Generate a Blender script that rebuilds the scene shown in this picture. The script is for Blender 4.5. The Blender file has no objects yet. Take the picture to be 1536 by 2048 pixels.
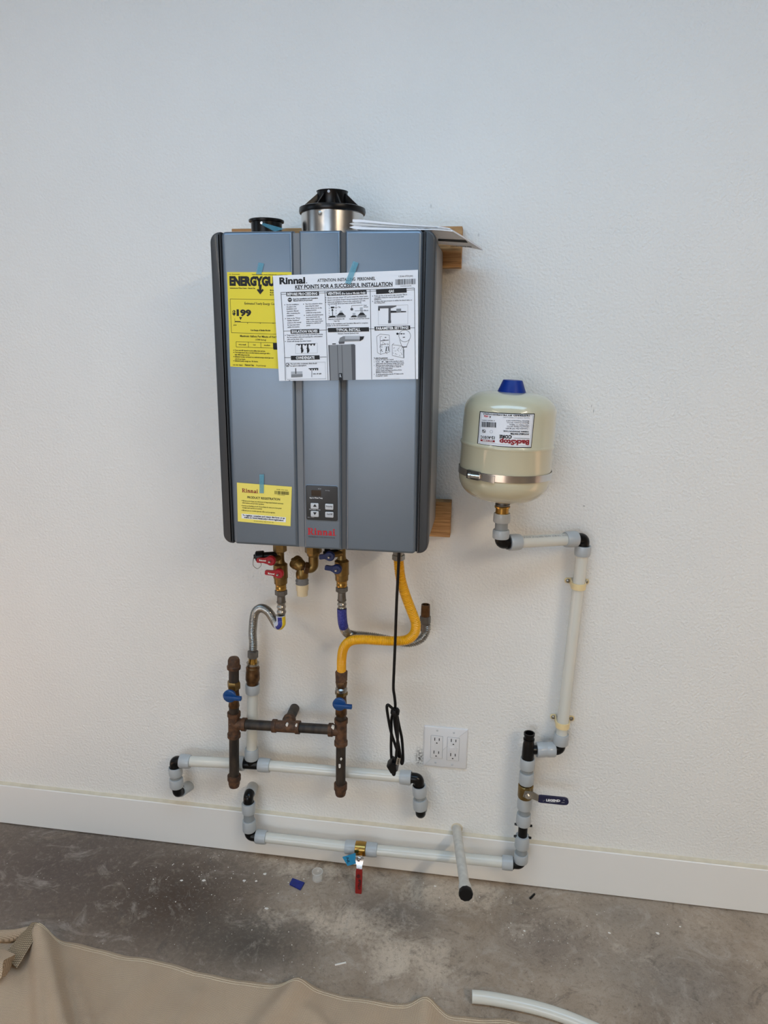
import bpy, bmesh, math, random
from mathutils import Vector, Matrix

random.seed(7)
scene = bpy.context.scene
col = scene.collection

# ------------------------------------------------------------------ camera
CAM = Vector((0.5489, -1.7825, 1.5357))
YAW, PITCH, ROLL, FPX = 0.1469, 0.2423, 0.0113, 1413.29
FWD = Vector((-math.sin(YAW) * math.cos(PITCH), math.cos(YAW) * math.cos(PITCH), -math.sin(PITCH)))
_r = Vector((math.cos(YAW), math.sin(YAW), 0.0))
_u = _r.cross(FWD)
RGT = math.cos(ROLL) * _r + math.sin(ROLL) * _u
UPV = -math.sin(ROLL) * _r + math.cos(ROLL) * _u
cam_data = bpy.data.cameras.new('camera')
cam = bpy.data.objects.new('camera', cam_data)
col.objects.link(cam)
m = Matrix((RGT, UPV, -FWD)).transposed().to_4x4()
m.translation = CAM
cam.matrix_world = m
cam_data.sensor_fit = 'VERTICAL'
cam_data.sensor_height = 36.0
cam_data.lens = FPX * 36.0 / 2048.0
cam_data.clip_start = 0.02
scene.camera = cam

# ------------------------------------------------------------------ light and exposure
scene.view_settings.view_transform = 'Standard'
scene.view_settings.look = 'None'
scene.view_settings.exposure = 0.13
scene.view_settings.gamma = 1.0
scene.view_settings.use_curve_mapping = False

world = bpy.data.worlds.new('sky')
scene.world = world
world.use_nodes = True
bg = world.node_tree.nodes['Background']
bg.inputs[0].default_value = (0.62, 0.78, 1.0, 1)
bg.inputs[1].default_value = 0.5


def area_light(name, loc, target, sx, sy, power, color):
    l = bpy.data.lights.new(name, 'AREA')
    l.shape = 'RECTANGLE'
    l.size, l.size_y, l.energy, l.color = sx, sy, power, color
    o = bpy.data.objects.new(name, l)
    o.location = loc
    o.rotation_euler = (Vector(target) - Vector(loc)).to_track_quat('-Z', 'Y').to_euler()
    col.objects.link(o)
    return o


ROOM_X0, ROOM_X1, ROOM_Y0, CEIL = -3.4, 4.6, -6.2, 2.85
DOOR_X0, DOOR_X1, DOOR_H = -2.5, 0.5, 2.35
# daylight falling in through the open garage door behind the camera: sky above, sunlit drive below
DXC = (DOOR_X0 + DOOR_X1) / 2
area_light('door_sky', (DXC, ROOM_Y0 - 0.12, 1.75), (DXC, 0, 1.75), DOOR_X1 - DOOR_X0, 1.2, 52, (0.68, 0.83, 1.0))
area_light('door_drive', (DXC, ROOM_Y0 - 0.12, 0.6), (DXC, 0, 0.6), DOOR_X1 - DOOR_X0, 1.1, 18, (1.0, 0.80, 0.60))
# daylight through the window in the left wall
area_light('window_daylight', (ROOM_X0 - 0.06, -1.75, 1.65), (0, -1.75, 1.5), 1.3, 1.1, 7, (0.66, 0.84, 1.0))
# added skylight, out of view: tints the wall top blue, shades below the heater
ADDED_SKY_X0, ADDED_SKY_X1, ADDED_SKY_Y0, ADDED_SKY_Y1 = -1.0, 1.8, -1.75, -1.0
area_light('added_skylight', ((ADDED_SKY_X0 + ADDED_SKY_X1) / 2, (ADDED_SKY_Y0 + ADDED_SKY_Y1) / 2, CEIL + 0.08), ((ADDED_SKY_X0 + ADDED_SKY_X1) / 2, (ADDED_SKY_Y0 + ADDED_SKY_Y1) / 2 + 0.0001, 0), ADDED_SKY_X1 - ADDED_SKY_X0, ADDED_SKY_Y1 - ADDED_SKY_Y0, 33, (0.44, 0.71, 1.0))
# sun through that window: a bright patch on the floor left of the picture
sun = bpy.data.lights.new('sun', 'SUN')
sun.energy, sun.angle, sun.color = 22.0, 0.009, (1.0, 0.72, 0.56)
sun_o = bpy.data.objects.new('sun', sun)
sun_o.rotation_euler = Vector((1.08, 0.34, -1.0)).to_track_quat('-Z', 'Y').to_euler()
col.objects.link(sun_o)

# ------------------------------------------------------------------ measuring helpers


def ray(px, py):
    return FWD + RGT * ((px - 768) / FPX) + UPV * ((1024 - py) / FPX)


def at(px, py, Y):
    d = ray(px, py)
    return CAM + d * ((Y - CAM.y) / d.y)


def atz(px, py, Z):
    d = ray(px, py)
    return CAM + d * ((Z - CAM.z) / d.z)


def proj(P):
    d = Vector(P) - CAM
    z = d.dot(FWD)
    return 768 + FPX * d.dot(RGT) / z, 1024 - FPX * d.dot(UPV) / z


def scale_at(P):
    return FPX / (Vector(P) - CAM).dot(FWD)


def zc(py, X, Y):
    px = proj((X, Y, 0.8))[0]
    z = 0
    for _ in range(4):
        z = at(px, py, Y).z
        px = proj((X, Y, z))[0]
    return z


def srgb(r, g, b):
    f = lambda c: (c / 255 / 12.92) if c <= 10 else ((c / 255 + 0.055) / 1.055) ** 2.4
    return (f(r), f(g), f(b), 1)


# ------------------------------------------------------------------ materials
MATS = {}


def nd(nt, typ, **kw):
    n = nt.nodes.new(typ)
    for k, v in kw.items():
        setattr(n, k, v)
    return n


def mat(name, color, rough=0.5, metal=0.0, var=0.0, vscale=40, bump=0.0, bscale=200, color2=None,
        spec=0.5, coat=0.0, alpha=1.0, trans=0.0, sss=0.0, stretch=None, rvar=0.0):
    m = bpy.data.materials.new(name)
    m.use_nodes = True
    nt = m.node_tree
    p = nt.nodes['Principled BSDF']
    p.inputs['Base Color'].default_value = color
    p.inputs['Roughness'].default_value = rough
    p.inputs['Metallic'].default_value = metal
    p.inputs['Specular IOR Level'].default_value = spec
    p.inputs['Coat Weight'].default_value = coat
    p.inputs['Coat Roughness'].default_value = 0.12
    p.inputs['Alpha'].default_value = alpha
    p.inputs['Transmission Weight'].default_value = trans
    if sss:
        p.inputs['Subsurface Weight'].default_value = sss
        p.inputs['Subsurface Radius'].default_value = (0.02, 0.02, 0.018)
        p.inputs['Subsurface Scale'].default_value = 0.4
    tc = nd(nt, 'ShaderNodeTexCoord')
    vec = tc.outputs['Object']
    if stretch:
        mp = nd(nt, 'ShaderNodeMapping')
        mp.inputs['Scale'].default_value = stretch
        nt.links.new(vec, mp.inputs[0])
        vec = mp.outputs[0]
    if var or color2:
        n = nd(nt, 'ShaderNodeTexNoise')
        n.inputs['Scale'].default_value = vscale
        n.inputs['Detail'].default_value = 5
        nt.links.new(vec, n.inputs['Vector'])
        r = nd(nt, 'ShaderNodeValToRGB')
        c2 = color2 or tuple(c * (1 - var) for c in color[:3]) + (1,)
        r.color_ramp.elements[0].position = 0.35
        r.color_ramp.elements[0].color = c2
        r.color_ramp.elements[1].position = 0.65
        r.color_ramp.elements[1].color = color
        nt.links.new(n.outputs['Fac'], r.inputs[0])
        nt.links.new(r.outputs[0], p.inputs['Base Color'])
        if rvar:
            mr = nd(nt, 'ShaderNodeMapRange')
            mr.inputs[3].default_value = rough - rvar
            mr.inputs[4].default_value = rough + rvar
            nt.links.new(n.outputs['Fac'], mr.inputs[0])
            nt.links.new(mr.outputs[0], p.inputs['Roughness'])
    if bump:
        n2 = nd(nt, 'ShaderNodeTexNoise')
        n2.inputs['Scale'].default_value = bscale
        n2.inputs['Detail'].default_value = 3
        nt.links.new(vec, n2.inputs['Vector'])
        b = nd(nt, 'ShaderNodeBump')
        b.inputs['Strength'].default_value = bump
        b.inputs['Distance'].default_value = 0.002
        nt.links.new(n2.outputs['Fac'], b.inputs['Height'])
        nt.links.new(b.outputs[0], p.inputs['Normal'])
    MATS[name] = m
    return m


def mth(nt, op, a, b=None, clamp=False):
    n = nd(nt, 'ShaderNodeMath', operation=op, use_clamp=clamp)
    for i, v in enumerate((a, b)):
        if v is None:
            continue
        if isinstance(v, (int, float)):
            n.inputs[i].default_value = v
        else:
            nt.links.new(v, n.inputs[i])
    return n.outputs[0]


def mixc(nt, fac, a, b):
    n = nd(nt, 'ShaderNodeMix', data_type='RGBA')
    for sock, v in ((n.inputs[0], fac), (n.inputs[6], a), (n.inputs[7], b)):
        if isinstance(v, tuple) or isinstance(v, (int, float)):
            sock.default_value = v
        else:
            nt.links.new(v, sock)
    return n.outputs[2]


def noise(nt, vec, sc, det=4, rough=0.55, dist=0.0):
    n = nd(nt, 'ShaderNodeTexNoise')
    n.inputs['Scale'].default_value = sc
    n.inputs['Detail'].default_value = det
    n.inputs['Roughness'].default_value = rough
    n.inputs['Distortion'].default_value = dist
    nt.links.new(vec, n.inputs['Vector'])
    return n.outputs['Fac']


def ramp(nt, fac, lo, hi):
    n = nd(nt, 'ShaderNodeMapRange')
    n.inputs[1].default_value = lo
    n.inputs[2].default_value = hi
    nt.links.new(fac, n.inputs[0])
    return n.outputs[0]


def spot(nt, vec, c, rad, sx=1.0, sy=1.0, sz=1.0):
    """soft stain mask round a place on a surface"""
    s = nd(nt, 'ShaderNodeVectorMath', operation='SUBTRACT')
    s.inputs[1].default_value = c
    nt.links.new(vec, s.inputs[0])
    k = nd(nt, 'ShaderNodeVectorMath', operation='MULTIPLY')
    k.inputs[1].default_value = (1 / (rad * sx), 1 / (rad * sy), 1 / (rad * sz))
    nt.links.new(s.outputs[0], k.inputs[0])
    l = nd(nt, 'ShaderNodeVectorMath', operation='LENGTH')
    nt.links.new(k.outputs[0], l.inputs[0])
    n = nd(nt, 'ShaderNodeMapRange', interpolation_type='SMOOTHSTEP')
    n.inputs[1].default_value = 1.0
    n.inputs[2].default_value = 0.0
    nt.links.new(l.outputs['Value'], n.inputs[0])
    return n.outputs[0]


def wall_material(name, color, scuffs=False):
    m = bpy.data.materials.new(name)
    m.use_nodes = True
    nt = m.node_tree
    p = nt.nodes['Principled BSDF']
    p.inputs['Roughness'].default_value = 0.55
    p.inputs['Specular IOR Level'].default_value = 0.35
    vec = nd(nt, 'ShaderNodeTexCoord').outputs['Object']
    c = mixc(nt, ramp(nt, noise(nt, vec, 3.0, 3), 0.35, 0.7), tuple(x * 0.97 for x in color[:3]) + (1,), color)
    if scuffs:
        sm = spot(nt, vec, tuple(at(839, 1514, 0)), 0.036, 0.5, 2, 1.2)
        sm = mth(nt, 'MULTIPLY', sm, ramp(nt, noise(nt, vec, 170, 4, 0.7), 0.42, 0.54), True)
        c = mixc(nt, mth(nt, 'MULTIPLY', sm, 0.95), c, srgb(40, 38, 36))
        for (px, py, r, sx, sz) in ((1187, 822, 0.006, 0.25, 1.3), (1183, 812, 0.004, 0.3, 1.3), (1168, 1012, 0.004, 1, 0.7),
                                    (862, 412, 0.008, 0.4, 0.9), (957, 470, 0.007, 0.5, 0.9), (392, 1640, 0.0, 1, 1)):
            if r:
                k = mth(nt, 'MULTIPLY', spot(nt, vec, tuple(at(px, py, 0)), r, sx, 2, sz), 0.3 if py < 500 else 0.6)
                c = mixc(nt, k, c, srgb(60, 60, 60))
    nt.links.new(c, p.inputs['Base Color'])
    h1 = noise(nt, vec, 150, 1.5, 0.4, 0.15)
    h2 = noise(nt, vec, 300, 2, 0.5)
    h = mth(nt, 'ADD', mth(nt, 'MULTIPLY', ramp(nt, h1, 0.25, 0.75), 1.25), mth(nt, 'MULTIPLY', h2, 0.3))
    b = nd(nt, 'ShaderNodeBump')
    b.inputs['Strength'].default_value = 0.6
    b.inputs['Distance'].default_value = 0.0015
    nt.links.new(h, b.inputs['Height'])
    nt.links.new(b.outputs[0], p.inputs['Normal'])
    MATS[name] = m
    return m


def floor_material():
    m = bpy.data.materials.new('stained_concrete')
    m.use_nodes = True
    nt = m.node_tree
    p = nt.nodes['Principled BSDF']
    vec = nd(nt, 'ShaderNodeTexCoord').outputs['Object']
    big = noise(nt, vec, 3.2, 6, 0.6, 0.5)
    mid = noise(nt, vec, 11, 8, 0.68, 0.8)
    fine = noise(nt, vec, 90, 5, 0.7)
    grit = noise(nt, vec, 420, 3, 0.6)
    c = mixc(nt, ramp(nt, big, 0.35, 0.65), srgb(140, 124, 107), srgb(168, 152, 134))
    c = mixc(nt, mth(nt, 'MULTIPLY', ramp(nt, mid, 0.45, 0.62), 0.6), c, srgb(178, 163, 146))
    # brown stained side and dark wet-looking patches
    F = lambda px, py: tuple(atz(px, py, 0))
    for (px, py, r, sx, sy, k, cc) in ((120, 1740, 0.62, 1.4, .9, 1.0, (98, 85, 77)), (350, 1800, 0.34, 1.1, .9, 1.0, (80, 65, 54)),
                                      (500, 1890, 0.26, 1.2, 0.6, 0.95, (84, 76, 68)), (790, 1830, 0.24, 1.0, 0.5, 0.9, (116, 106, 96)),
                                      (1100, 1880, 0.22, 1.0, .7, 0.55, (104, 94, 88)), (1350, 1960, 0.3, 1, .7, 0.5, (106, 104, 102)),
                                      (1250, 1830, 0.16, 1.3, .6, 0.45, (104, 100, 96)), (560, 1850, .13, 1.6, .5, .5, (96, 90, 84))):
        s = mth(nt, 'MULTIPLY', spot(nt, vec, F(px, py), r, sx, sy, 1), ramp(nt, mid, 0.15, 0.45), True)
        c = mixc(nt, mth(nt, 'MULTIPLY', s, k), c, srgb(*cc))
    # pale plaster dust trodden into the slab
    dust = None
    for (px, py, r, sx, sy, k) in ((820, 1915, 0.22, 1.1, .8, 1.0), (700, 1850, 0.30, 1.3, 0.55, 0.95), (900, 1790, 0.30, 1.4, 0.45, 0.95),
                                   (620, 1740, 0.24, 1.4, 0.4, 0.75), (1050, 1850, 0.28, 1.1, .6, 0.55), (520, 1720, .22, 1.5, .4, .7),
                                   (560, 1840, 0.2, 1.2, .5, 0.7), (1250, 1900, 0.3, 1.2, .6, 0.45), (1420, 1830, 0.25, 1.2, .5, 0.45)):
        s = mth(nt, 'MULTIPLY', spot(nt, vec, F(px, py), r, sx, sy, 1), k)
        dust = s if dust is None else mth(nt, 'MAXIMUM', dust, s)
    thr = mth(nt, 'SUBTRACT', mth(nt, 'ADD', mth(nt, 'MULTIPLY', mid, 0.75), mth(nt, 'MULTIPLY', fine, 0.35)),
              mth(nt, 'SUBTRACT', 0.78, mth(nt, 'MULTIPLY', dust, 0.40)))
    c = mixc(nt, mth(nt, 'MULTIPLY', ramp(nt, thr, -0.02, 0.22), 0.8), c, srgb(206, 190, 170))
    # trowel swirls and scuffs
    sw = noise(nt, vec, 6.5, 9, 0.72, 2.4)
    c = mixc(nt, mth(nt, 'MULTIPLY', ramp(nt, sw, 0.54, 0.68), 0.5), c, srgb(182, 172, 160))
    c = mixc(nt, mth(nt, 'MULTIPLY', ramp(nt, sw, 0.45, 0.34), 0.55), c, srgb(90, 81, 73))
    sc2 = noise(nt, vec, 22, 8, 0.75, 3.2)
    c = mixc(nt, mth(nt, 'MULTIPLY', ramp(nt, sc2, 0.57, 0.70), 0.35), c, srgb(186, 177, 165))
    c = mixc(nt, mth(nt, 'MULTIPLY', ramp(nt, sc2, 0.42, 0.30), 0.4), c, srgb(82, 73, 65))
    c = mixc(nt, mth(nt, 'MULTIPLY', ramp(nt, fine, 0.54, 0.76), 0.26), c, srgb(180, 168, 153))
    c = mixc(nt, mth(nt, 'MULTIPLY', ramp(nt, fine, 0.46, 0.30), 0.4), c, srgb(76, 66, 57))
    c = mixc(nt, mth(nt, 'MULTIPLY', ramp(nt, grit, 0.42, 0.3), 0.55), c, srgb(74, 65, 57))
    sp = nd(nt, 'ShaderNodeTexVoronoi')
    sp.inputs['Scale'].default_value = 55
    nt.links.new(vec, sp.inputs['Vector'])
    speck = mth(nt, 'MULTIPLY', ramp(nt, sp.outputs['Distance'], 0.11, 0.05), ramp(nt, noise(nt, vec, 7, 3), 0.5, 0.62))
    c = mixc(nt, mth(nt, 'MULTIPLY', speck, 0.8), c, srgb(205, 198, 188))
    nt.links.new(c, p.inputs['Base Color'])
    nt.links.new(ramp(nt, mid, -0.6, 1.4), p.inputs['Roughness'])
    p.inputs['Specular IOR Level'].default_value = 0.35
    b = nd(nt, 'ShaderNodeBump')
    b.inputs['Strength'].default_value = 0.4
    b.inputs['Distance'].default_value = 0.002
    nt.links.new(mth(nt, 'ADD', mth(nt, 'MULTIPLY', fine, 0.6), mth(nt, 'MULTIPLY', mid, 1.2)), b.inputs['Height'])
    nt.links.new(b.outputs[0], p.inputs['Normal'])
    MATS['floor'] = m
    return m


def wood_material(name, c1, c2):
    m = bpy.data.materials.new(name)
    m.use_nodes = True
    nt = m.node_tree
    p = nt.nodes['Principled BSDF']
    p.inputs['Roughness'].default_value = 0.6
    vec = nd(nt, 'ShaderNodeTexCoord').outputs['Object']
    mp = nd(nt, 'ShaderNodeMapping')
    mp.inputs['Scale'].default_value = (7, 7, 160)
    mp.inputs['Rotation'].default_value = (0, 0.04, 0)
    nt.links.new(vec, mp.inputs[0])
    f = noise(nt, mp.outputs[0], 1.0, 4, 0.6, 0.7)
    c = mixc(nt, ramp(nt, f, 0.35, 0.65), c1, c2)
    c = mixc(nt, mth(nt, 'MULTIPLY', ramp(nt, noise(nt, mp.outputs[0], 3.0, 2), 0.58, 0.68), 0.5), c, tuple(x * 0.5 for x in c1[:3]) + (1,))
    nt.links.new(c, p.inputs['Base Color'])
    MATS[name] = m
    return m


def canvas_material(name, c1, c2, wscale):
    m = bpy.data.materials.new(name)
    m.use_nodes = True
    nt = m.node_tree
    p = nt.nodes['Principled BSDF']
    p.inputs['Roughness'].default_value = 0.9
    p.inputs['Specular IOR Level'].default_value = 0.15
    vec = nd(nt, 'ShaderNodeTexCoord').outputs['Object']
    w1 = nd(nt, 'ShaderNodeTexWave', bands_direction='X')
    w2 = nd(nt, 'ShaderNodeTexWave', bands_direction='Y')
    for w in (w1, w2):
        w.inputs['Scale'].default_value = wscale
        w.inputs['Distortion'].default_value = 1.2
        w.inputs['Detail Scale'].default_value = 2
        nt.links.new(vec, w.inputs['Vector'])
    weave = mth(nt, 'MULTIPLY', w1.outputs['Fac'], w2.outputs['Fac'])
    c = mixc(nt, ramp(nt, noise(nt, vec, 4, 5, 0.6), 0.35, 0.65), c1, c2)
    c = mixc(nt, mth(nt, 'MULTIPLY', ramp(nt, weave, 0.0, 0.35), 1.0), tuple(x * 0.58 for x in c1[:3]) + (1,), c)
    c = mixc(nt, mth(nt, 'MULTIPLY', ramp(nt, noise(nt, vec, 60, 4, 0.7), 0.6, 0.75), 0.3), c, tuple(x * 0.7 for x in c1[:3]) + (1,))
    nt.links.new(c, p.inputs['Base Color'])
    b = nd(nt, 'ShaderNodeBump')
    b.inputs['Strength'].default_value = 0.35
    b.inputs['Distance'].default_value = 0.001
    nt.links.new(weave, b.inputs['Height'])
    nt.links.new(b.outputs[0], p.inputs['Normal'])
    MATS[name] = m
    return m


wall_material('wall_paint', srgb(231, 230, 225), True)
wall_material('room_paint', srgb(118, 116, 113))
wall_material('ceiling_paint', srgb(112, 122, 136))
floor_material()
wood_material('pine', srgb(150, 104, 58), srgb(196, 150, 94))
canvas_material('canvas', srgb(196, 172, 146), srgb(212, 190, 163), 120)
canvas_material('canvas_back', srgb(140, 122, 98), srgb(186, 166, 138), 60)
mat('trim_paint', srgb(232, 230, 225), 0.38)
mat('caulk', srgb(216, 206, 184), 0.7, var=0.10, vscale=40, bump=0.4, bscale=120)
mat('silver_paint', srgb(118, 130, 142), 0.36, 0.62, var=0.05, vscale=900, bump=0.06, bscale=1400)
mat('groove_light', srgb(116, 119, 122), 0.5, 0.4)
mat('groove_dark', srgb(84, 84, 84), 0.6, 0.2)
mat('trim_dark', srgb(58, 60, 62), 0.45, 0.1, coat=0.15)
mat('seam_black', srgb(10, 11, 12), 0.6)
mat('cabinet_grey', srgb(150, 148, 146), 0.45, 0.3)
mat('black_plastic', srgb(8, 8, 9), 0.3, spec=0.3)
mat('black_rubber', srgb(7, 7, 8), 0.45, spec=0.3)
mat('steel_bright', srgb(214, 213, 211), 0.22, 1.0, var=0.12, vscale=25)
mat('steel', srgb(168, 166, 160), 0.3, 1.0, var=0.2, vscale=60)
mat('steel_dull', srgb(120, 118, 114), 0.45, 0.9, var=0.25, vscale=80)
mat('brass', srgb(142, 116, 70), 0.4, 0.9, var=0.3, vscale=50)
mat('brass_new', srgb(184, 146, 78), 0.28, 1.0, var=0.18, vscale=50)
mat('bronze', srgb(112, 82, 50), 0.42, 0.75, color2=srgb(74, 54, 36), vscale=60)
mat('rust_iron', srgb(104, 72, 48), 0.62, 0.25, color2=srgb(62, 44, 32), vscale=70, bump=0.5, bscale=260)
mat('black_iron', srgb(72, 62, 52), 0.5, 0.35, color2=srgb(38, 34, 31), vscale=45, stretch=(1, 1, 0.3), bump=0.2, bscale=300)
mat('pex', srgb(224, 223, 213), 0.22, coat=0.3, alpha=0.8)
mat('pex_old', srgb(206, 202, 192), 0.35, var=0.16, vscale=60)
mat('pex_ring', srgb(172, 177, 179), 0.3, coat=0.15)
mat('pex_gap', srgb(138, 144, 146), 0.35)
mat('cream_pvc', srgb(222, 210, 178), 0.4)
mat('clamp_cream', srgb(230, 208, 158), 0.4, sss=0.15)
mat('yellow_coat', srgb(232, 170, 10), 0.35, coat=0.2)
mat('blue_plastic', srgb(8, 66, 122), 0.38)
mat('blue_dark', srgb(16, 38, 92), 0.38)
mat('navy_vinyl', srgb(20, 22, 58), 0.4)
mat('red_plastic', srgb(168, 14, 38), 0.34)
mat('red_vinyl', srgb(150, 24, 18), 0.4, var=0.2, vscale=40)
mat('tank_cream', srgb(198, 191, 162), 0.3, coat=1.0)
MATS['tank_cream'].node_tree.nodes['Principled BSDF'].inputs['Coat Roughness'].default_value = 0.03
mat('cap_blue', srgb(0, 44, 128), 0.45, spec=0.3)
mat('paper_white', srgb(232, 233, 236), 0.6)
mat('paper_grey', srgb(206, 206, 204), 0.6)
mat('paper_yellow', srgb(232, 212, 54), 0.6)
mat('card_yellow', srgb(240, 222, 104), 0.6)
mat('ink_black', srgb(24, 24, 26), 0.7)
mat('ink_soft', srgb(86, 86, 90), 0.7)
mat('ink_grey', srgb(128, 130, 132), 0.7)
mat('ink_light', srgb(178, 180, 184), 0.7)
mat('ink_olive', srgb(64, 58, 22), 0.7)
mat('ink_red', srgb(196, 20, 36), 0.6)
mat('ink_maroon', srgb(140, 20, 34), 0.6)
mat('ink_white', srgb(238, 238, 238), 0.6)
mat('tape_teal', srgb(104, 178, 198), 0.5, alpha=0.42)
mat('tape_blue', srgb(36, 138, 184), 0.6)
mat('panel_black', srgb(44, 45, 46), 0.42)
mat('display_glass', srgb(6, 6, 7), 0.12)
mat('button_grey', srgb(196, 198, 200), 0.4)
mat('plate_white', srgb(222, 222, 222), 0.35)
mat('slot_dark', srgb(16, 15, 14), 0.7)
mat('label_blue', srgb(26, 34, 120), 0.45, color2=srgb(60, 68, 150), vscale=260)
mat('label_white', srgb(206, 210, 220), 0.45)
mat('label_yellow', srgb(226, 196, 40), 0.45)
mat('chip_blue', srgb(30, 44, 128), 0.5, var=0.25, vscale=120)
mat('clear_plastic', srgb(236, 234, 228), 0.12, alpha=0.3)
mat('plaster', srgb(222, 217, 208), 0.85)
mat('grey_tape', srgb(120, 124, 128), 0.6, var=0.2, vscale=90, bump=0.5, bscale=300)
mat('thread', srgb(212, 198, 172), 0.9)
mat('lamp_glow', (1, 1, 1, 1), 0.5)
_p = MATS['lamp_glow'].node_tree.nodes['Principled BSDF']
_p.inputs['Emission Color'].default_value = (1.0, 0.95, 0.86, 1)
_p.inputs['Emission Strength'].default_value = 9.0

# ------------------------------------------------------------------ mesh helpers
ROOT = {}


class MB:
    def __init__(self):
        self.v, self.f = [], []

    def add(self, vs, fs):
        n = len(self.v)
        self.v += [Vector(q) for q in vs]
        self.f += [tuple(i + n for i in t) for t in fs]
        return self

    def quad(self, a, b, c, d):
        return self.add((a, b, c, d), ((0, 1, 2, 3),))

    def box(self, lo, hi):
        (x0, y0, z0), (x1, y1, z1) = lo, hi
        return self.add([(x0, y0, z0), (x1, y0, z0), (x1, y1, z0), (x0, y1, z0), (x0, y0, z1), (x1, y0, z1), (x1, y1, z1), (x0, y1, z1)],
                        [(0, 3, 2, 1), (4, 5, 6, 7), (0, 1, 5, 4), (1, 2, 6, 5), (2, 3, 7, 6), (3, 0, 4, 7)])

    def lathe(self, p, d, prof, seg=24, phase=0.0, cap=(True, True)):
        """rings (t, r) along axis d from p"""
        p, d = Vector(p), Vector(d).normalized()
        a = d.orthogonal().normalized() if abs(d.z) < 0.9 else Vector((1, 0, 0))
        a = (a - d * a.dot(d)).normalized()
        b = d.cross(a)
        vs, fs = [], []
        for t, r in prof:
            r = max(r, 1e-5)
            for k in range(seg):
                w = 2 * math.pi * k / seg + phase
                vs.append(p + d * t + (a * math.cos(w) + b * math.sin(w)) * r)
        for i in range(len(prof) - 1):
            for k in range(seg):
                k2 = (k + 1) % seg
                fs.append((i * seg + k, i * seg + k2, (i + 1) * seg + k2, (i + 1) * seg + k))
        if cap[0]:
            fs.append(tuple(reversed(range(seg))))
        if cap[1]:
            fs.append(tuple(range((len(prof) - 1) * seg, len(prof) * seg)))
        return self.add(vs, fs)

    def tube(self, path, rad, seg=14, closed=False):
        pts = [Vector(q) for q in path]
        n = len(pts)
        rf = rad if callable(rad) else (lambda s: rad)
        tang = []
        for i in range(n):
            if closed:
                t = pts[(i + 1) % n] - pts[i - 1]
            else:
                t = pts[min(i + 1, n - 1)] - pts[max(i - 1, 0)]
            tang.append(t.normalized())
        a = tang[0].orthogonal().normalized()
        s, vs, fs = 0.0, [], []
        for i in range(n):
            if i:
                s += (pts[i] - pts[i - 1]).length
            a = (a - tang[i] * a.dot(tang[i])).normalized()
            b = tang[i].cross(a)
            r = rf(s)
            for k in range(seg):
                w = 2 * math.pi * k / seg
                vs.append(pts[i] + (a * math.cos(w) + b * math.sin(w)) * r)
        for i in range(n if closed else n - 1):
            j = (i + 1) % n
            for k in range(seg):
                k2 = (k + 1) % seg
                fs.append((i * seg + k, i * seg + k2, j * seg + k2, j * seg + k))
        if not closed:
            fs.append(tuple(reversed(range(seg))))
            fs.append(tuple(range((n - 1) * seg, n * seg)))
        return self.add(vs, fs)

    def slab(self, outline, y0, y1, bev=0.0, seg=3):
        """outline in (x, z); y1 is the front (nearer the viewer, smaller y); bevel on the front rim"""
        bm = bmesh.new()
        n = len(outline)
        back = [bm.verts.new((x, y0, z)) for x, z in outline]
        front = [bm.verts.new((x, y1, z)) for x, z in outline]
        bm.faces.new(back)
        ff = bm.faces.new(list(reversed(front)))
        for i in range(n):
            bm.faces.new((back[i], front[i], front[(i + 1) % n], back[(i + 1) % n]))
        bmesh.ops.recalc_face_normals(bm, faces=bm.faces)
        if bev:
            bmesh.ops.bevel(bm, geom=list(ff.edges), offset=bev, segments=seg, affect='EDGES', profile=0.5)
        bm.verts.index_update()
        self.add([q.co.copy() for q in bm.verts], [[q.index for q in fc.verts] for fc in bm.faces])
        bm.free()
        return self

    def bbox_block(self, lo, hi, bev=0.003, seg=2):
        bm = bmesh.new()
        bmesh.ops.create_cube(bm, size=1)
        lo, hi = Vector(lo), Vector(hi)
        for q in bm.verts:
            q.co = Vector([(lo[i] + hi[i]) / 2 + q.co[i] * (hi[i] - lo[i]) for i in range(3)])
        bmesh.ops.bevel(bm, geom=list(bm.edges), offset=bev, segments=seg, affect='EDGES', profile=0.5)
        bm.verts.index_update()
        self.add([q.co.copy() for q in bm.verts], [[q.index for q in fc.verts] for fc in bm.faces])
        bm.free()
        return self

    def xform(self, M):
        self.v = [M @ q for q in self.v]
        return self

    def mesh(self, name, shift, smooth=38, fix=True):
        me = bpy.data.meshes.new(name)
        me.from_pydata([q - shift for q in self.v], [], self.f)
        if fix:
            bm = bmesh.new()
            bm.from_mesh(me)
            bmesh.ops.recalc_face_normals(bm, faces=bm.faces)
            bm.to_mesh(me)
            bm.free()
        me.polygons.foreach_set('use_smooth', [True] * len(me.polygons))
        me.set_sharp_from_angle(angle=math.radians(smooth))
        return me


def tag(o, label=None, cat=None, group=None, kind=None):
    if label:
        o['label'] = label
    if cat:
        o['category'] = cat
    if group:
        o['group'] = group
    if kind:
        o['kind'] = kind
    return o


def thing(name, label, cat, loc, group=None):
    o = bpy.data.objects.new(name, None)
    o.empty_display_size = 0.05
    o.location = loc
    col.objects.link(o)
    ROOT[o.name] = Vector(loc)
    return tag(o, label, cat, group)


def part(name, mb, material, parent, label=None, smooth=38, fix=True):
    sh = ROOT[parent.name]
    o = bpy.data.objects.new(name, mb.mesh(name, sh, smooth, fix))
    o.data.materials.append(MATS[material])
    o.parent = parent
    col.objects.link(o)
    ROOT[o.name] = sh
    if label:
        o['label'] = label
    return o


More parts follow.
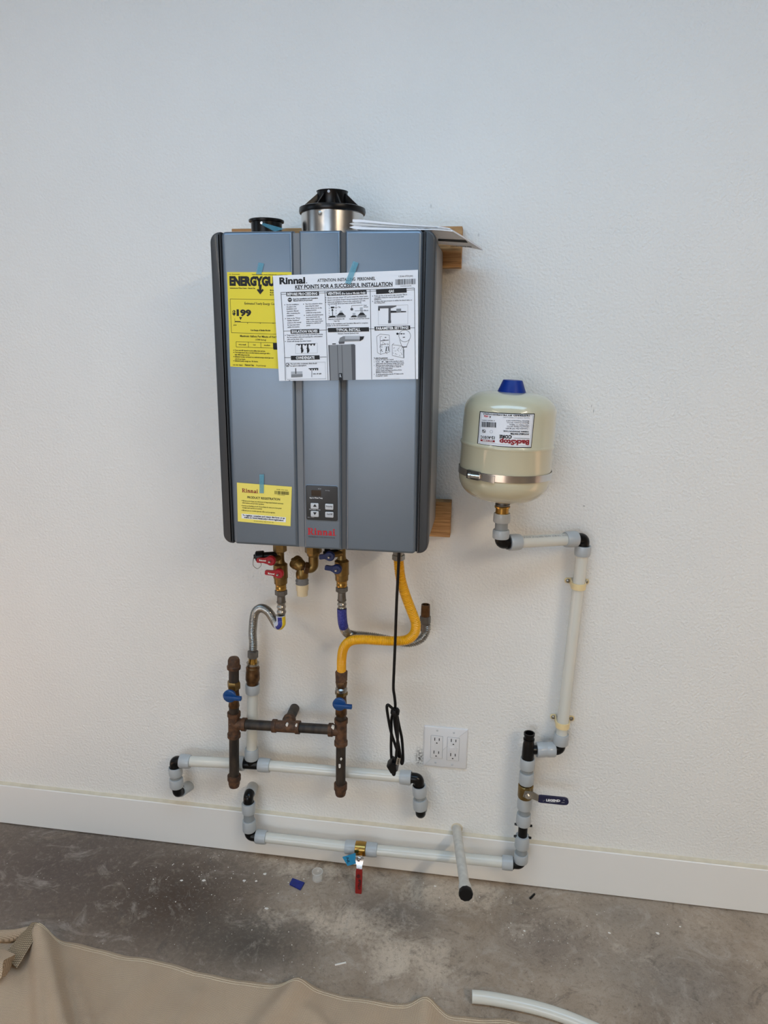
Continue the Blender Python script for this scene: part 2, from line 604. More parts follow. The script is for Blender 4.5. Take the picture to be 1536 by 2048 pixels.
def solo(name, mb, material, label=None, cat=None, group=None, kind=None, smooth=38, fix=True, origin=None):
    if origin is None:
        xs, ys, zs = [q.x for q in mb.v], [q.y for q in mb.v], [q.z for q in mb.v]
        origin = Vector(((min(xs) + max(xs)) / 2, (min(ys) + max(ys)) / 2, min(zs)))
    o = bpy.data.objects.new(name, mb.mesh(name, Vector(origin), smooth, fix))
    o.location = origin
    o.data.materials.append(MATS[material])
    col.objects.link(o)
    ROOT[o.name] = Vector(origin)
    return tag(o, label, cat, group, kind)


def smooth_path(pts, n=10):
    """Catmull-Rom through the points"""
    P = [Vector(q) for q in pts]
    P = [P[0] * 2 - P[1]] + P + [P[-1] * 2 - P[-2]]
    out = []
    for i in range(1, len(P) - 2):
        for k in range(n):
            t = k / n
            a, b, c, d = P[i - 1], P[i], P[i + 1], P[i + 2]
            out.append(0.5 * ((2 * b) + (c - a) * t + (2 * a - 5 * b + 4 * c - d) * t * t + (3 * b - a - 3 * c + d) * t ** 3))
    out.append(P[-2])
    return out


def resample(path, step):
    out, acc = [path[0]], 0.0
    for a, b in zip(path, path[1:]):
        L = (b - a).length
        if L < 1e-9:
            continue
        while acc + L >= step:
            t = (step - acc) / L
            a = a + (b - a) * t
            out.append(a)
            L = (b - a).length
            acc = 0.0
        acc += L
    return out


def rounded_rect(x0, x1, z0, z1, r, corners=(1, 1, 1, 1), seg=6):
    """corners: bl, br, tr, tl"""
    pts = []
    for (cx, cz, w0, on) in ((x0, z0, math.pi, corners[0]), (x1, z0, 1.5 * math.pi, corners[1]), (x1, z1, 0, corners[2]), (x0, z1, .5 * math.pi, corners[3])):
        if not on:
            pts.append((cx, cz))
            continue
        ox = cx + (r if cx == x0 else -r)
        oz = cz + (r if cz == z0 else -r)
        for k in range(seg + 1):
            w = w0 + k / seg * math.pi / 2
            pts.append((ox + r * math.cos(w), oz + r * math.sin(w)))
    return pts


# ------------------------------------------------------------------ printing helpers
_font_cache = {}


def glyphs(s, bold=0.0, res=2):
    key = (s, bold, res)
    if key not in _font_cache:
        cu = bpy.data.curves.new('print', 'FONT')
        cu.body = s
        cu.size = 1.0
        cu.offset = bold
        cu.resolution_u = res
        cu.fill_mode = 'FRONT'
        ob = bpy.data.objects.new('print', cu)
        me = ob.to_mesh()
        vs = [(q.co.x, q.co.y) for q in me.vertices]
        fs = [tuple(pl.vertices) for pl in me.polygons]
        ob.to_mesh_clear()
        bpy.data.objects.remove(ob)
        bpy.data.curves.remove(cu)
        _font_cache[key] = (vs, fs)
    return _font_cache[key]


def arc_ring(cx, cy, rx, ry, ix, iy, a0, a1, n=10):
    polys = []
    for k in range(n):
        t0, t1 = (math.radians(a0 + (a1 - a0) * q / n) for q in (k, k + 1))
        polys.append([(cx + rx * math.cos(t0), cy + ry * math.sin(t0)), (cx + rx * math.cos(t1), cy + ry * math.sin(t1)),
                      (cx + ix * math.cos(t1), cy + iy * math.sin(t1)), (cx + ix * math.cos(t0), cy + iy * math.sin(t0))])
    return polys


def R4(x0, y0, x1, y1):
    return [(x0, y0), (x1, y0), (x1, y1), (x0, y1)]


def serif_logo():
    """heavy slab-serif word mark in a unit-cap-height space; returns polygons and total width"""
    G = {}
    G['R'] = ([R4(0.10, 0, 0.32, 1), R4(0, 0, 0.44, 0.09), R4(0, 0.91, 0.45, 1), R4(0.3, 0.42, 0.45, 0.52)] +
              arc_ring(0.44, 0.71, 0.34, 0.29, 0.13, 0.2, -90, 90) + [[(0.36, 0.45), (0.58, 0.45), (0.90, 0.0), (0.66, 0.0)], R4(0.62, 0, 0.95, 0.09)], 0.99)
    G['i'] = ([R4(0.09, 0, 0.29, 0.68), R4(0, 0, 0.38, 0.08), R4(0, 0.60, 0.29, 0.68)] + [[(0.19 + 0.125 * math.cos(k * .5236), 0.87 + 0.125 * math.sin(k * .5236)) for k in range(12)]], 0.44)
    G['n'] = ([R4(0.09, 0, 0.29, 0.68), R4(0, 0, 0.37, 0.08), R4(0, 0.60, 0.29, 0.68), R4(0.50, 0, 0.70, 0.45), R4(0.42, 0, 0.78, 0.08)] +
              arc_ring(0.46, 0.44, 0.24, 0.26, 0.06, 0.13, 0, 180), 0.84)
    G['a'] = ([R4(0.36, 0.04, 0.56, 0.48), R4(0.5, 0, 0.66, 0.08), R4(0.42, 0, 0.6, 0.1)] + arc_ring(0.32, 0.48, 0.24, 0.22, 0.05, 0.12, 0, 165) +
              arc_ring(0.26, 0.20, 0.24, 0.22, 0.06, 0.1, 0, 360, 16), 0.70)
    polys, x = [], 0.0
    for ch in 'Rinnai':
        ps, w = G[ch]
        polys += [[(a + x, b) for a, b in p] for p in ps]
        x += w
    polys.append([(x + 0.05 + 0.05 * math.cos(k * .7854), 0.05 + 0.05 * math.sin(k * .7854)) for k in range(8)])
    return polys, x


class Print:
    """flat print on a surface; measured on crops of the photograph, laid out on the surface itself"""

    def __init__(self, crop, to2d, emb, off=0.0003):
        self.c, self.to2d, self.emb, self.off = crop, to2d, emb, off
        self.m = {}
        self.g = None

    def p2(self, x, y):
        return Vector(self.to2d(self.c[0] + x / self.c[2], self.c[1] + y / self.c[2]))

    def mb(self, k):
        return self.m.setdefault((k, self.g), MB())

    def frame(self, x0, y0, x1, y1, h):
        a, b = self.p2(x0, y0), self.p2(x1, y1)
        d = b - a
        L = d.length
        d = d / L
        up = Vector((-d.y, d.x))
        H = (self.p2((x0 + x1) / 2, (y0 + y1) / 2 - h) - self.p2((x0 + x1) / 2, (y0 + y1) / 2)).length
        return a, d, up, L, H

    def text(self, s, x0, y0, x1, y1, h, k='ink_black', bold=0.0, lift=1, res=1):
        vs, fs = glyphs(s, bold + 0.012, res)
        if not vs:
            return
        a, d, up, L, H = self.frame(x0, y0, x1, y1, h)
        w0, w1 = min(q[0] for q in vs), max(q[0] for q in vs)
        sx, sy = L / (w1 - w0), H / 0.70
        out = []
        for (x, y) in vs:
            q = a + d * ((x - w0) * sx) + up * (y * sy)
            out.append(self.emb(q.x, q.y, self.off * lift))
        self.mb(k).add(out, fs)

    def shapes(self, polys, width, x0, y0, x1, y1, h, k, lift=1):
        a, d, up, L, H = self.frame(x0, y0, x1, y1, h)
        for i_, p in enumerate(polys):
            out = []
            for (x, y) in p:
                q = a + d * (x * L / width) + up * (y * H)
                out.append(self.emb(q.x, q.y, self.off * lift + 0.000012 * (i_ % 40)))
            self.mb(k).add(out, [tuple(range(len(out)))])

    def poly(self, pts, k='ink_black', lift=1, n=1):
        q = [self.p2(*p) for p in pts]
        if len(q) == 4 and n > 1:
            vs, fs = [], []
            for j in range(n + 1):
                for i in range(n + 1):
                    s, t = i / n, j / n
                    w = (q[0] * (1 - s) + q[1] * s) * (1 - t) + (q[3] * (1 - s) + q[2] * s) * t
                    vs.append(self.emb(w.x, w.y, self.off * lift))
            for j in range(n):
                for i in range(n):
                    b = j * (n + 1) + i
                    fs.append((b, b + 1, b + n + 2, b + n + 1))
            self.mb(k).add(vs, fs)
        else:
            self.mb(k).add([self.emb(w.x, w.y, self.off * lift) for w in q], [tuple(range(len(q)))])

    def line(self, x0, y0, x1, y1, w=3.0, k='ink_black', lift=1, n=8):
        dx, dy = x1 - x0, y1 - y0
        L = math.hypot(dx, dy) or 1
        nx, ny = -dy / L * w / 2, dx / L * w / 2
        for i in range(n):
            s, t = i / n, (i + 1) / n
            a, b = (x0 + dx * s, y0 + dy * s), (x0 + dx * t, y0 + dy * t)
            self.poly([(a[0] + nx, a[1] + ny), (b[0] + nx, b[1] + ny), (b[0] - nx, b[1] - ny), (a[0] - nx, a[1] - ny)], k, lift)

    def ring(self, cx, cy, r, w, k='ink_black', lift=1, n=24, squash=1.0):
        for p in arc_ring(cx, cy, r, r * squash, r - w, (r - w) * squash, 0, 360, n):
            self.poly(p, k, lift)

    def disc(self, cx, cy, r, k='ink_black', lift=1, n=16):
        self.poly([(cx + r * math.cos(2 * math.pi * i / n), cy + r * math.sin(2 * math.pi * i / n)) for i in range(n)], k, lift)

    def barcode(self, x0, y0, x1, y1, h, k='ink_black', seed=1, lift=1):
        rn = random.Random(seed)
        x = 0.0
        L = x1 - x0
        while x < L:
            w = rn.choice((2, 3, 4, 6)) * L / 140
            g = rn.choice((2, 3, 4)) * L / 140
            y = y0 + (y1 - y0) * x / L
            if x + w < L:
                self.poly([(x0 + x, y), (x0 + x + w, y), (x0 + x + w, y + h), (x0 + x, y + h)], k, lift)
            x += w + g

    def build(self, parent, names):
        for (k, gname), mb in self.m.items():
            o = part(gname or names.get(k, 'printed_text'), mb, k, parent, fix=False)
            o['kind'] = 'stuff'


def plane_print(crop, Y, off=0.0003, lift=None):
    lf = lift or (lambda x, z: 0.0)
    return Print(crop, lambda px, py: (at(px, py, Y).x, at(px, py, Y).z), lambda a, b, o: Vector((a, Y - o - lf(a, b), b)), off)


# facing check: faces laid out counter-clockwise seen from the viewer (viewer looks along +y)

# ================================================================== the room
def struct(name, mb, material):
    return solo(name, mb, material, kind='structure', origin=(0, 0, 0), smooth=30)


struct('wall_back', MB().box((ROOM_X0, 0, 0), (ROOM_X1, 0.12, CEIL)), 'wall_paint')
struct('floor', MB().box((ROOM_X0 - 1, ROOM_Y0 - 3, -0.12), (ROOM_X1 + 1, 0.12, 0)), 'floor')
w = MB()
w.box((ROOM_X0, ROOM_Y0, CEIL), (ROOM_X1, ADDED_SKY_Y0, CEIL + 0.1))  # ceiling boxes leave an opening for the added skylight
w.box((ROOM_X0, ADDED_SKY_Y1, CEIL), (ROOM_X1, 0.12, CEIL + 0.1))
w.box((ROOM_X0, ADDED_SKY_Y0, CEIL), (ADDED_SKY_X0, ADDED_SKY_Y1, CEIL + 0.1))
w.box((ADDED_SKY_X1, ADDED_SKY_Y0, CEIL), (ROOM_X1, ADDED_SKY_Y1, CEIL + 0.1))
struct('ceiling', w, 'ceiling_paint')
w = MB()
w.box((ROOM_X0 - 0.1, ROOM_Y0, 0), (ROOM_X0, -2.4, CEIL))
w.box((ROOM_X0 - 0.1, -1.1, 0), (ROOM_X0, 0.12, CEIL))
w.box((ROOM_X0 - 0.1, -2.4, 0), (ROOM_X0, -1.1, 1.05))
w.box((ROOM_X0 - 0.1, -2.4, 2.25), (ROOM_X0, -1.1, CEIL))
struct('wall_left', w, 'room_paint')
struct('wall_right', MB().box((ROOM_X1, ROOM_Y0, 0), (ROOM_X1 + 0.1, 0.12, CEIL)), 'room_paint')
w = MB()
w.box((ROOM_X0, ROOM_Y0 - 0.1, 0), (DOOR_X0, ROOM_Y0, CEIL))
w.box((DOOR_X1, ROOM_Y0 - 0.1, 0), (ROOM_X1, ROOM_Y0, CEIL))
w.box((DOOR_X0, ROOM_Y0 - 0.1, DOOR_H), (DOOR_X1, ROOM_Y0, CEIL))
struct('wall_front', w, 'room_paint')

BBH, BBT = 0.1422, 0.014
bb = MB().slab([(-BBT, 0), (0, 0), (0, BBH), (-BBT, BBH)], 0, 1)  # profile placed below
bb = MB()
prof = [(0, 0.004), (-BBT, 0.004), (-BBT, BBH - 0.002), (-BBT + 0.002, BBH), (0, BBH)]
n = len(prof)
bb.add([(x, y, z) for x in (ROOM_X0, ROOM_X1) for (y, z) in prof],
       [tuple(range(n))] + [tuple(range(n, 2 * n))] + [(i, (i + 1) % n, n + (i + 1) % n, n + i) for i in range(n)])
struct('baseboard_back', bb, 'trim_paint')
ck = MB()
xs = [ROOM_X0 + i * (ROOM_X1 - ROOM_X0) / 160 for i in range(161)]
rows = []
for x in xs:
    j = random.uniform(-0.0007, 0.0009)
    rows.append([(x, -0.0122 + j * .5, BBH + 0.0002), (x, -0.006, BBH + 0.0012 + j * .4), (x, 0.0005, BBH + 0.0045 + j)])
vs = [q for r in rows for q in r]
ck.add(vs, [(3 * i + k, 3 * i + 3 + k, 3 * i + 4 + k, 3 * i + 1 + k) for i in range(160) for k in range(2)])
struct('trim_1', ck, 'caulk')

# two strip lights under the ceiling, left and right of where the viewer stands
for (lx, ly, pw, txt) in ((-1.6, -3.4, 22, 'left'), (2.6, -3.4, 70, 'right')):
    t = thing('strip_light', 'white linear ceiling light on the %s, out of the picture' % txt, 'ceiling light', (lx, ly, CEIL), 'linear ceiling lights')
    part('housing', MB().bbox_block((lx - 0.06, ly - 1.22, CEIL - 0.05), (lx + 0.06, ly + 1.22, CEIL), 0.008), 'trim_paint', t)
    part('diffuser', MB().bbox_block((lx - 0.05, ly - 1.2, CEIL - 0.068), (lx + 0.05, ly + 1.2, CEIL - 0.05), 0.006), 'lamp_glow', t)
    area_light('strip_glow', (lx, ly, CEIL - 0.075), (lx, ly + 0.001, 0), 0.1, 2.4, pw, (1.0, 0.80, 0.57))

# ================================================================== water heater
HX0, HX1, HZ0, HZ1, HYF, HYB = -0.0429, 0.4271, 1.0734, 1.7434, -0.2976, -0.0385
heater = thing('water_heater', 'silver wall hung tankless water heater with dark grey side trims', 'water heater', ((HX0 + HX1) / 2, HYB, HZ0))
part('cabinet', MB().slab(rounded_rect(HX0 + 0.004, HX1 - 0.004, HZ0 + 0.004, HZ1 - 0.004, 0.016), HYB, HYF + 0.03, 0.0), 'cabinet_grey', heater)
part('cover_seam', MB().slab(rounded_rect(HX0 + 0.012, HX1 - 0.012, HZ0 + 0.003, HZ1 - 0.003, 0.012), HYF + 0.032, HYF + 0.007), 'seam_black', heater)
TL, TR = 0.0235, 0.0245
for (a, b, cn) in ((HX0, HX0 + TL, (1, 0, 0, 1)), (HX1 - TR, HX1, (0, 1, 1, 0))):
    part('side_trim', MB().slab(rounded_rect(a, b, HZ0, HZ1, 0.0205, cn), HYF + 0.034, HYF + 0.001, 0.005), 'trim_dark', heater, smooth=30)
FPZ = lambda px, py, Y=HYF: at(px, py, Y)
gx = [FPZ(q, 862).x for q in (592.6, 604.4, 682.6, 690.8)]   # groove edges
PX0, PX1 = HX0 + TL + 0.0018, HX1 - TR - 0.0018
PZ0, PZ1 = HZ0 - 0.0005, HZ1 + 0.0005
part('front_panel', MB().slab(rounded_rect(PX0, gx[0], PZ0, PZ1, 0.010, (1, 0, 0, 1)), HYF + 0.02, HYF - 0.001, 0.0075, 4), 'silver_paint', heater)
part('front_panel', MB().slab(rounded_rect(gx[1], gx[2], PZ0 - 0.001, PZ1, 0.004, (0, 0, 0, 0)), HYF + 0.02, HYF - 0.0008, 0.006, 4), 'silver_paint', heater)
part('front_panel', MB().slab(rounded_rect(gx[3], PX1, PZ0 - 0.001, PZ1, 0.010, (0, 1, 1, 0)), HYF + 0.02, HYF - 0.001, 0.0075, 4), 'silver_paint', heater)
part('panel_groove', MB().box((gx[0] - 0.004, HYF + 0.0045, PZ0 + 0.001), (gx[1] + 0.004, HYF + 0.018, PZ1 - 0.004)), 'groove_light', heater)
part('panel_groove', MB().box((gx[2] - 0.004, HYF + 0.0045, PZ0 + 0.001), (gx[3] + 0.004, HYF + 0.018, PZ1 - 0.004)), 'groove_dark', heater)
YC = HYF - 0.0008

# control panel, measured on a crop of its area
C4 = (460, 940, 6.4)


def c4(x, y, Y=YC):
    q = at(C4[0] + x / C4[2], C4[1] + y / C4[2], Y)
    return q


a, b = c4(980, 632), c4(1378, 206)
cp = part('control_panel', MB().slab(rounded_rect(a.x, b.x, a.z, b.z, 0.004), YC + 0.003, YC - 0.0022, 0.001), 'panel_black', heater)
a2, b2 = c4(974, 644), c4(1386, 200)
part('panel_rim', MB().slab(rounded_rect(a2.x, b2.x, a2.z, b2.z, 0.005), YC + 0.002, YC - 0.0008, 0.0004), 'silver_paint', heater)
pr = plane_print(C4, YC - 0.0022, 0.0003)
dsp = part('display', MB().slab(rounded_rect(c4(1040, 0).x, c4(1165, 0).x, c4(1100, 330).z, c4(1100, 256).z, 0.001), YC, YC - 0.0026), 'display_glass', cp)
for (x0, y0, x1, y1) in ((1036, 418, 1138, 492), (1038, 520, 1140, 594), (1222, 428, 1326, 502), (1222, 530, 1328, 602)):
    part('button', MB().slab(rounded_rect(c4(x0, y1).x, c4(x1, y1).x, c4(x0, y1).z, c4(x0, y0).z, 0.002), YC, YC - 0.0036, 0.0009), 'button_grey', cp)
pb = plane_print(C4, YC - 0.0036, 0.0002)
pb.poly([(1062, 470), (1110, 471), (1086, 436)], 'ink_black')
pb.poly([(1062, 540), (1110, 541), (1086, 577)], 'ink_black')
pb.text('Priority', 1230, 474, 1312, 476, 20, 'ink_soft', 0.02)
pb.text('On/Off', 1236, 574, 1312, 577, 22, 'ink_soft', 0.03)
pr.text('ECO', 1128, 246, 1168, 248, 14, 'ink_light')
pr.text('In Use', 1224, 268, 1278, 270, 14, 'ink_light')
pr.text('Approx Water Temp', 1018, 362, 1186, 368, 18, 'ink_white', 0.01)
pr.text('Hot water Temp', 1016, 510, 1158, 515, 16, 'ink_light', 0.01)
pr.text('MC-195T', 996, 610, 1080, 612, 10, 'ink_light')
pr.build(cp, {})
pb.build(cp, {'ink_black': 'button_arrow'})
pl = plane_print(C4, YC, 0.0004)
lg, lw = serif_logo()
pl.shapes(lg, lw, 996, 826, 1352, 842, 86, 'ink_red')
pl.text('EXPERIENCE OUR INNOVATION', 1006, 862, 1344, 880, 20, 'ink_soft', 0.02)
pl.build(heater, {'ink_red': 'brand_logo', 'ink_soft': 'brand_slogan'})
# exhaust collar and intake stub on the top
YV = -0.150
cx, cz = at(665, 440, YV).x, HZ1 - 0.004
sV = scale_at((cx, YV, HZ1))
zt = lambda py, X: zc(py, X, YV)
cr = 61.5 / sV
colr = part('exhaust_collar', MB().lathe((cx, YV, cz), (0, 0, 1), [(0, cr), (zt(424, cx) - cz, cr)], 48), 'steel_bright', heater)
zf = zt(429, cx)
fz = lambda py: zt(py, cx) - zf
ad = MB().lathe((cx, YV, zf), (0, 0, 1), [(0, cr * .98), (0, cr * 1.05), (0.004, cr * 1.075), (0.0115, cr * 1.06), (0.0135, cr * .99), (0.016, cr * .66),
                                          (0.018, 30.5 / sV), (fz(386), 30 / sV), (fz(383.5), 31.5 / sV), (fz(383.5), 27 / sV), (fz(400), 26 / sV)], 40)
adp = part('vent_adapter', ad, 'black_plastic', heater)
for k in range(8):
    wv = k * math.pi / 4 - 0.3
    rb = MB().add([(30 / sV, -.0016, .012), (cr * .98, -.0016, .012), (30 / sV, -.0016, fz(389)), (30 / sV, .0016, .012), (cr * .98, .0016, .012), (30 / sV, .0016, fz(389))],
                  [(0, 1, 2), (3, 5, 4), (0, 3, 4, 1), (1, 4, 5, 2), (2, 5, 3, 0)])
    rb.xform(Matrix.Translation((cx, YV, zf)) @ Matrix.Rotation(wv, 4, 'Z'))
    part('rib', rb, 'black_plastic', adp)
part('screw', MB().lathe((cx - 0.012, YV - cr * .985, zt(428.5, cx) - 0.008), (0, -1, 0), [(0, .0045), (.002, .0045), (.0032, .0025)], 12), 'steel', heater)
part('screw', MB().lathe((cx + 0.0, YV - 31 / sV, fz(389) + zf), (0, -1, 0), [(0, .003), (.002, .003)], 10), 'ink_light', adp)
ix = at(533, 448, YV).x
z0 = HZ1 - 0.004
part('intake_cap', MB().lathe((ix, YV, z0), (0, 0, 1), [(0, 30 / sV), (zt(446, ix) - z0, 31 / sV), (zt(445, ix) - z0, 35 / sV), (zt(441.5, ix) - z0, 35.5 / sV),
                                                       (zt(440, ix) - z0, 34 / sV), (zt(440, ix) - z0, 29 / sV), (zt(448, ix) - z0, 28 / sV)], 36), 'black_plastic', heater)
part('screw', MB().lathe(at(523.5, 446, YV - 31 / sV), (0, -1, 0), [(0, .0035), (.0025, .003)], 10), 'steel_bright', heater)
stp = MB()
pa, pb_ = at(524, 447, YV - 34 / sV), at(560, 459, YV - 60 / sV)
stp.quad(pa + Vector((0, 0, .002)), pa - Vector((0, 0, .003)), pb_ - Vector((0.012, 0, .004)), pb_ + Vector((.012, 0, .001)))
solo('tape_strip', stp, 'tape_teal', 'teal tape strip stuck to the small black intake cap', 'tape')

# wooden mounting boards behind the cabinet
for (py0, py1, xr, lab) in ((452.5, 534.5, 923.5, 'pine board on the wall behind the top of the water heater'),
                            (1004.5, 1074.5, 901, 'pine board on the wall behind the bottom of the water heater')):
    YB = -0.038
    ztop, zbot = at(xr - 12, py0, YB).z, at(xr - 12, py1, YB).z
    x1 = at(xr, (py0 + py1) / 2, YB).x
    x0 = at(463, 458, YB).x
    solo('mounting_board', MB().bbox_block((x0, YB, zbot), (x1, -0.0004, ztop), 0.0012, 1), 'pine', lab, 'board', 'boards behind the water heater')

# ================================================================== papers on the heater
Y1 = HYF - 0.0022
# energy label
ce = (450, 540, 9.99)
eg = thing('energy_label', 'yellow energy cost label taped to the upper left of the heater', 'label', at(510, 735, Y1))
pe = plane_print(ce, Y1, 0.0003)
pe.g = 'paper_sheet'
pe.poly([(42, 42), (1330, 42), (1350, 1985), (105, 1930)], 'paper_yellow', 0, 6)
pe.g = None
pe.text('U.S. Government', 82, 96, 298, 96, 22, 'ink_olive', 0.01)
pe.text('Federal law prohibits removal of this label before consumer purchase.', 540, 98, 1270, 110, 20, 'ink_olive', 0.02)
pe.g = 'title_print'
pe.text('ENERGYGUIDE', 92, 300, 1262, 314, 168, 'ink_black', 0.055, res=2)
pe.poly([(676, 290), (736, 290), (724, 424), (684, 424)], 'ink_black', 1.4)
pe.poly([(636, 398), (664, 376), (706, 420), (706, 488)], 'ink_black', 1.7)
pe.poly([(776, 400), (748, 378), (706, 420), (706, 488)], 'ink_black', 2.0)
pe.g = None
pe.text('Instantaneous Water Heater - Natural Gas', 100, 370, 606, 376, 24, 'ink_olive', 0.03)
for (s, y) in (('Rinnai', 416), ('Model RU199iN', 462), ('RU199eN', 508)):
    pe.text(s, 900, y, 1080, y + 4, 26, 'ink_olive', 0.02)
for (x0, y0, x1, y1) in ((104, 578, 1180, 596), (104, 578, 130, 1252), (130, 1252, 1200, 1290), (1180, 596, 1200, 1290)):
    pe.line(x0, y0, x1, y1, 7, 'ink_olive')
pe.text('Estimated Yearly Energy Cost', 392, 688, 1020, 700, 46, 'ink_olive', 0.005)
pe.g = 'price_print'
pe.text('$', 150, 890, 212, 892, 84, 'ink_black', 0.04, res=2)
pe.text('199', 234, 908, 526, 916, 116, 'ink_black', 0.045, res=2)
pe.g = 'scale_bar'
pe.poly([(282, 940), (344, 942), (313, 1000)])
pe.line(196, 965, 200, 1060, 5, 'ink_olive')
pe.line(200, 1030, 315, 1035, 20)
pe.line(315, 1042, 1180, 1066, 8, 'ink_olive')
for x in (452, 706, 960):
    pe.line(x, 1050, x, 1076, 9, 'ink_olive')
pe.g = None
pe.text('$190', 170, 1112, 232, 1114, 24, 'ink_black', 0.02)
pe.text('Cost Range of Similar Models', 508, 1216, 908, 1222, 30, 'ink_olive', 0.03)
pe.text('Maximum Gallons Per Minute of Hot Water', 302, 1336, 1150, 1362, 40, 'ink_olive', 0.02)
pe.text('(GPM Rating)', 606, 1406, 822, 1412, 34, 'ink_olive')
for (x0, y0, x1, y1) in ((222, 1432, 1180, 1462), (226, 1538, 1180, 1566), (222, 1432, 226, 1538), (466, 1440, 470, 1546), (716, 1448, 720, 1554), (962, 1456, 966, 1562)):
    pe.line(x0, y0, x1, y1, 7, 'ink_olive')
pe.text('very small', 270, 1500, 418, 1504, 28, 'ink_olive', 0.02)
pe.text('low', 566, 1506, 616, 1508, 28, 'ink_olive', 0.02)
pe.text('medium', 782, 1514, 904, 1518, 28, 'ink_olive', 0.02)
pe.g = 'rating_mark'
pe.poly([(966, 1460), (1180, 1466), (1180, 1600), (966, 1588)])
pe.g = None
for (s, x0, y0, x1, y1) in (('Your cost will depend on your utility rates and use.', 198, 1614, 806, 1634), ('Cost range based only on models fueled by natural gas with a', 198, 1656, 900, 1680),
                            ('high GPM rating (over 4.0).', 198, 1702, 496, 1712), ('Estimated energy cost based on a national average natural gas cost', 198, 1742, 970, 1768),
                            ('of $1.09 per therm.', 198, 1790, 410, 1796), ('Estimated yearly energy use: 182 therms.', 198, 1826, 664, 1842)):
    pe.text(s, x0, y0, x1, y1, 26, 'ink_olive', 0.025)
for y in (1602, 1645, 1728, 1814):
    pe.disc(176, y, 9, 'ink_olive')
pe.text('100 000 78851', 160, 1908, 356, 1914, 24, 'ink_olive', 0.02)
pe.text('Natural Gas', 398, 1912, 580, 1918, 34, 'ink_olive', 0.025)
pe.text('ftc.gov/energy', 626, 1918, 818, 1926, 30, 'ink_olive')
pe.build(eg, {'paper_yellow': 'paper_sheet', 'ink_olive': 'small_print', 'ink_black': 'bold_print'})

# installation sheet
Y2 = HYF - 0.0045
ck2 = (430, 520, 3.572)
kx0, kx1 = at(546, 551, Y2).x, at(833, 541, Y2).x
kz0, kz1 = at(560, 763, Y2).z, at(546, 551, Y2).z


def klift(x, z):
    s = max(0.0, min(1.0, (x - kx0) / (kx1 - kx0)))
    t = max(0.0, min(1.0, (kz1 - z) / (kz1 - kz0)))
    return 0.007 * (1 - s) ** 3 * t + 0.003 * t * t + 0.0015 * math.sin(3 * s) * t


ks = thing('instruction_sheet', 'white printed installation sheet taped to the upper front of the heater', 'paper sheet', at(700, 762, Y2))
pk = plane_print(ck2, Y2, 0.00035, klift)
pk.poly([(413, 112), (1450, 70), (1452, 850), (467, 862)], 'paper_white', 0, 24)
pk.text('Rinnai', 462, 172, 646, 166, 46, 'ink_black', 0.03, res=3)
pk.disc(655, 163, 4, 'ink_soft')
pk.text('ATTENTION: INSTALLING  PERSONNEL', 732, 157, 1146, 142, 22, 'ink_black', 0.008, res=2)
pk.text('KEY POINTS FOR A SUCCESSFUL INSTALLATION', 574, 207, 1268, 184, 27, 'ink_black', 0.02, res=2)
pk.line(572, 213, 1270, 188, 2.5)
pk.text('U334-0755(00)', 1312, 124, 1414, 120, 13, 'ink_soft')
pk.barcode(1290, 138, 1432, 133, 40)
pk.text('100000106598', 1326, 191, 1402, 188, 8, 'ink_soft')
# frame and headings
pk.line(472, 232, 1425, 200, 3)
pk.line(474, 246, 1425, 213, 2.5)
for pts in (((472, 232), (492, 480), (504, 700), (512, 858)), ((786, 222), (796, 480), (806, 700), (812, 856)), ((1109, 210), (1114, 480), (1122, 852)), ((1425, 200), (1428, 480), (1434, 850))):
    for p, q in zip(pts, pts[1:]):
        pk.line(p[0], p[1], q[0], q[1], 3.2)
pk.line(492, 508, 798, 500, 3)
pk.line(1112, 492, 1428, 484, 3)
pk.line(800, 498, 1114, 492, 3)
pk.line(502, 697, 800, 692, 3)


def head(s, x0, y0, x1, y1, tx0, tx1, h=28, th=19):
    pk.g = 'heading_bar'
    pk.m.pop(('ink_black', 'heading_bar'), None)
    pk.poly([(x0, y0), (x1, y1), (x1 + 2, y1 + h), (x0 + 2, y0 + h)], 'ink_black', 1.3, 4)
    hb_ = part('heading_bar', pk.m.pop(('ink_black', 'heading_bar')), 'ink_black', ks, fix=False)
    pk.g = 'heading_text'
    ty = lambda x: y0 + (y1 - y0) * (x - x0) / (x1 - x0) + h * 0.82
    pk.text(s, tx0, ty(tx0), tx1, ty(tx1), th, 'ink_white', 0.02, 2.2)
    part('heading_text', pk.m.pop(('ink_white', 'heading_text')), 'ink_white', hb_, fix=False)['kind'] = 'stuff'
    pk.g = None


head('BEFORE PROCEEDING', 510, 231, 742, 226, 518, 732)
head('VENTING', 798, 226, 1082, 214, 806, 900, 30)
pk.text('(For Indoor Models Only)', 906, 247, 1076, 240, 14, 'ink_white', 0.02, 2.2)
head('GAS', 1150, 212, 1368, 200, 1240, 1280, 32)
head('ISOLATION VALVES', 543, 497, 746, 492, 553, 736, 30)
head('TYPICAL INSTALL', 808, 486, 1100, 480, 868, 1040, 30)
head('PARAMETER SETTINGS', 1140, 476, 1394, 468, 1152, 1384, 28)
head('CONDENSATE', 547, 684, 750, 680, 583, 716, 30)


def lines(rows, h=9, k='ink_soft', bold=0.015):
    for (s, x0, y0, x1, y1) in rows:
        pk.text(s, x0, y0, x1, y1, h, k, bold)


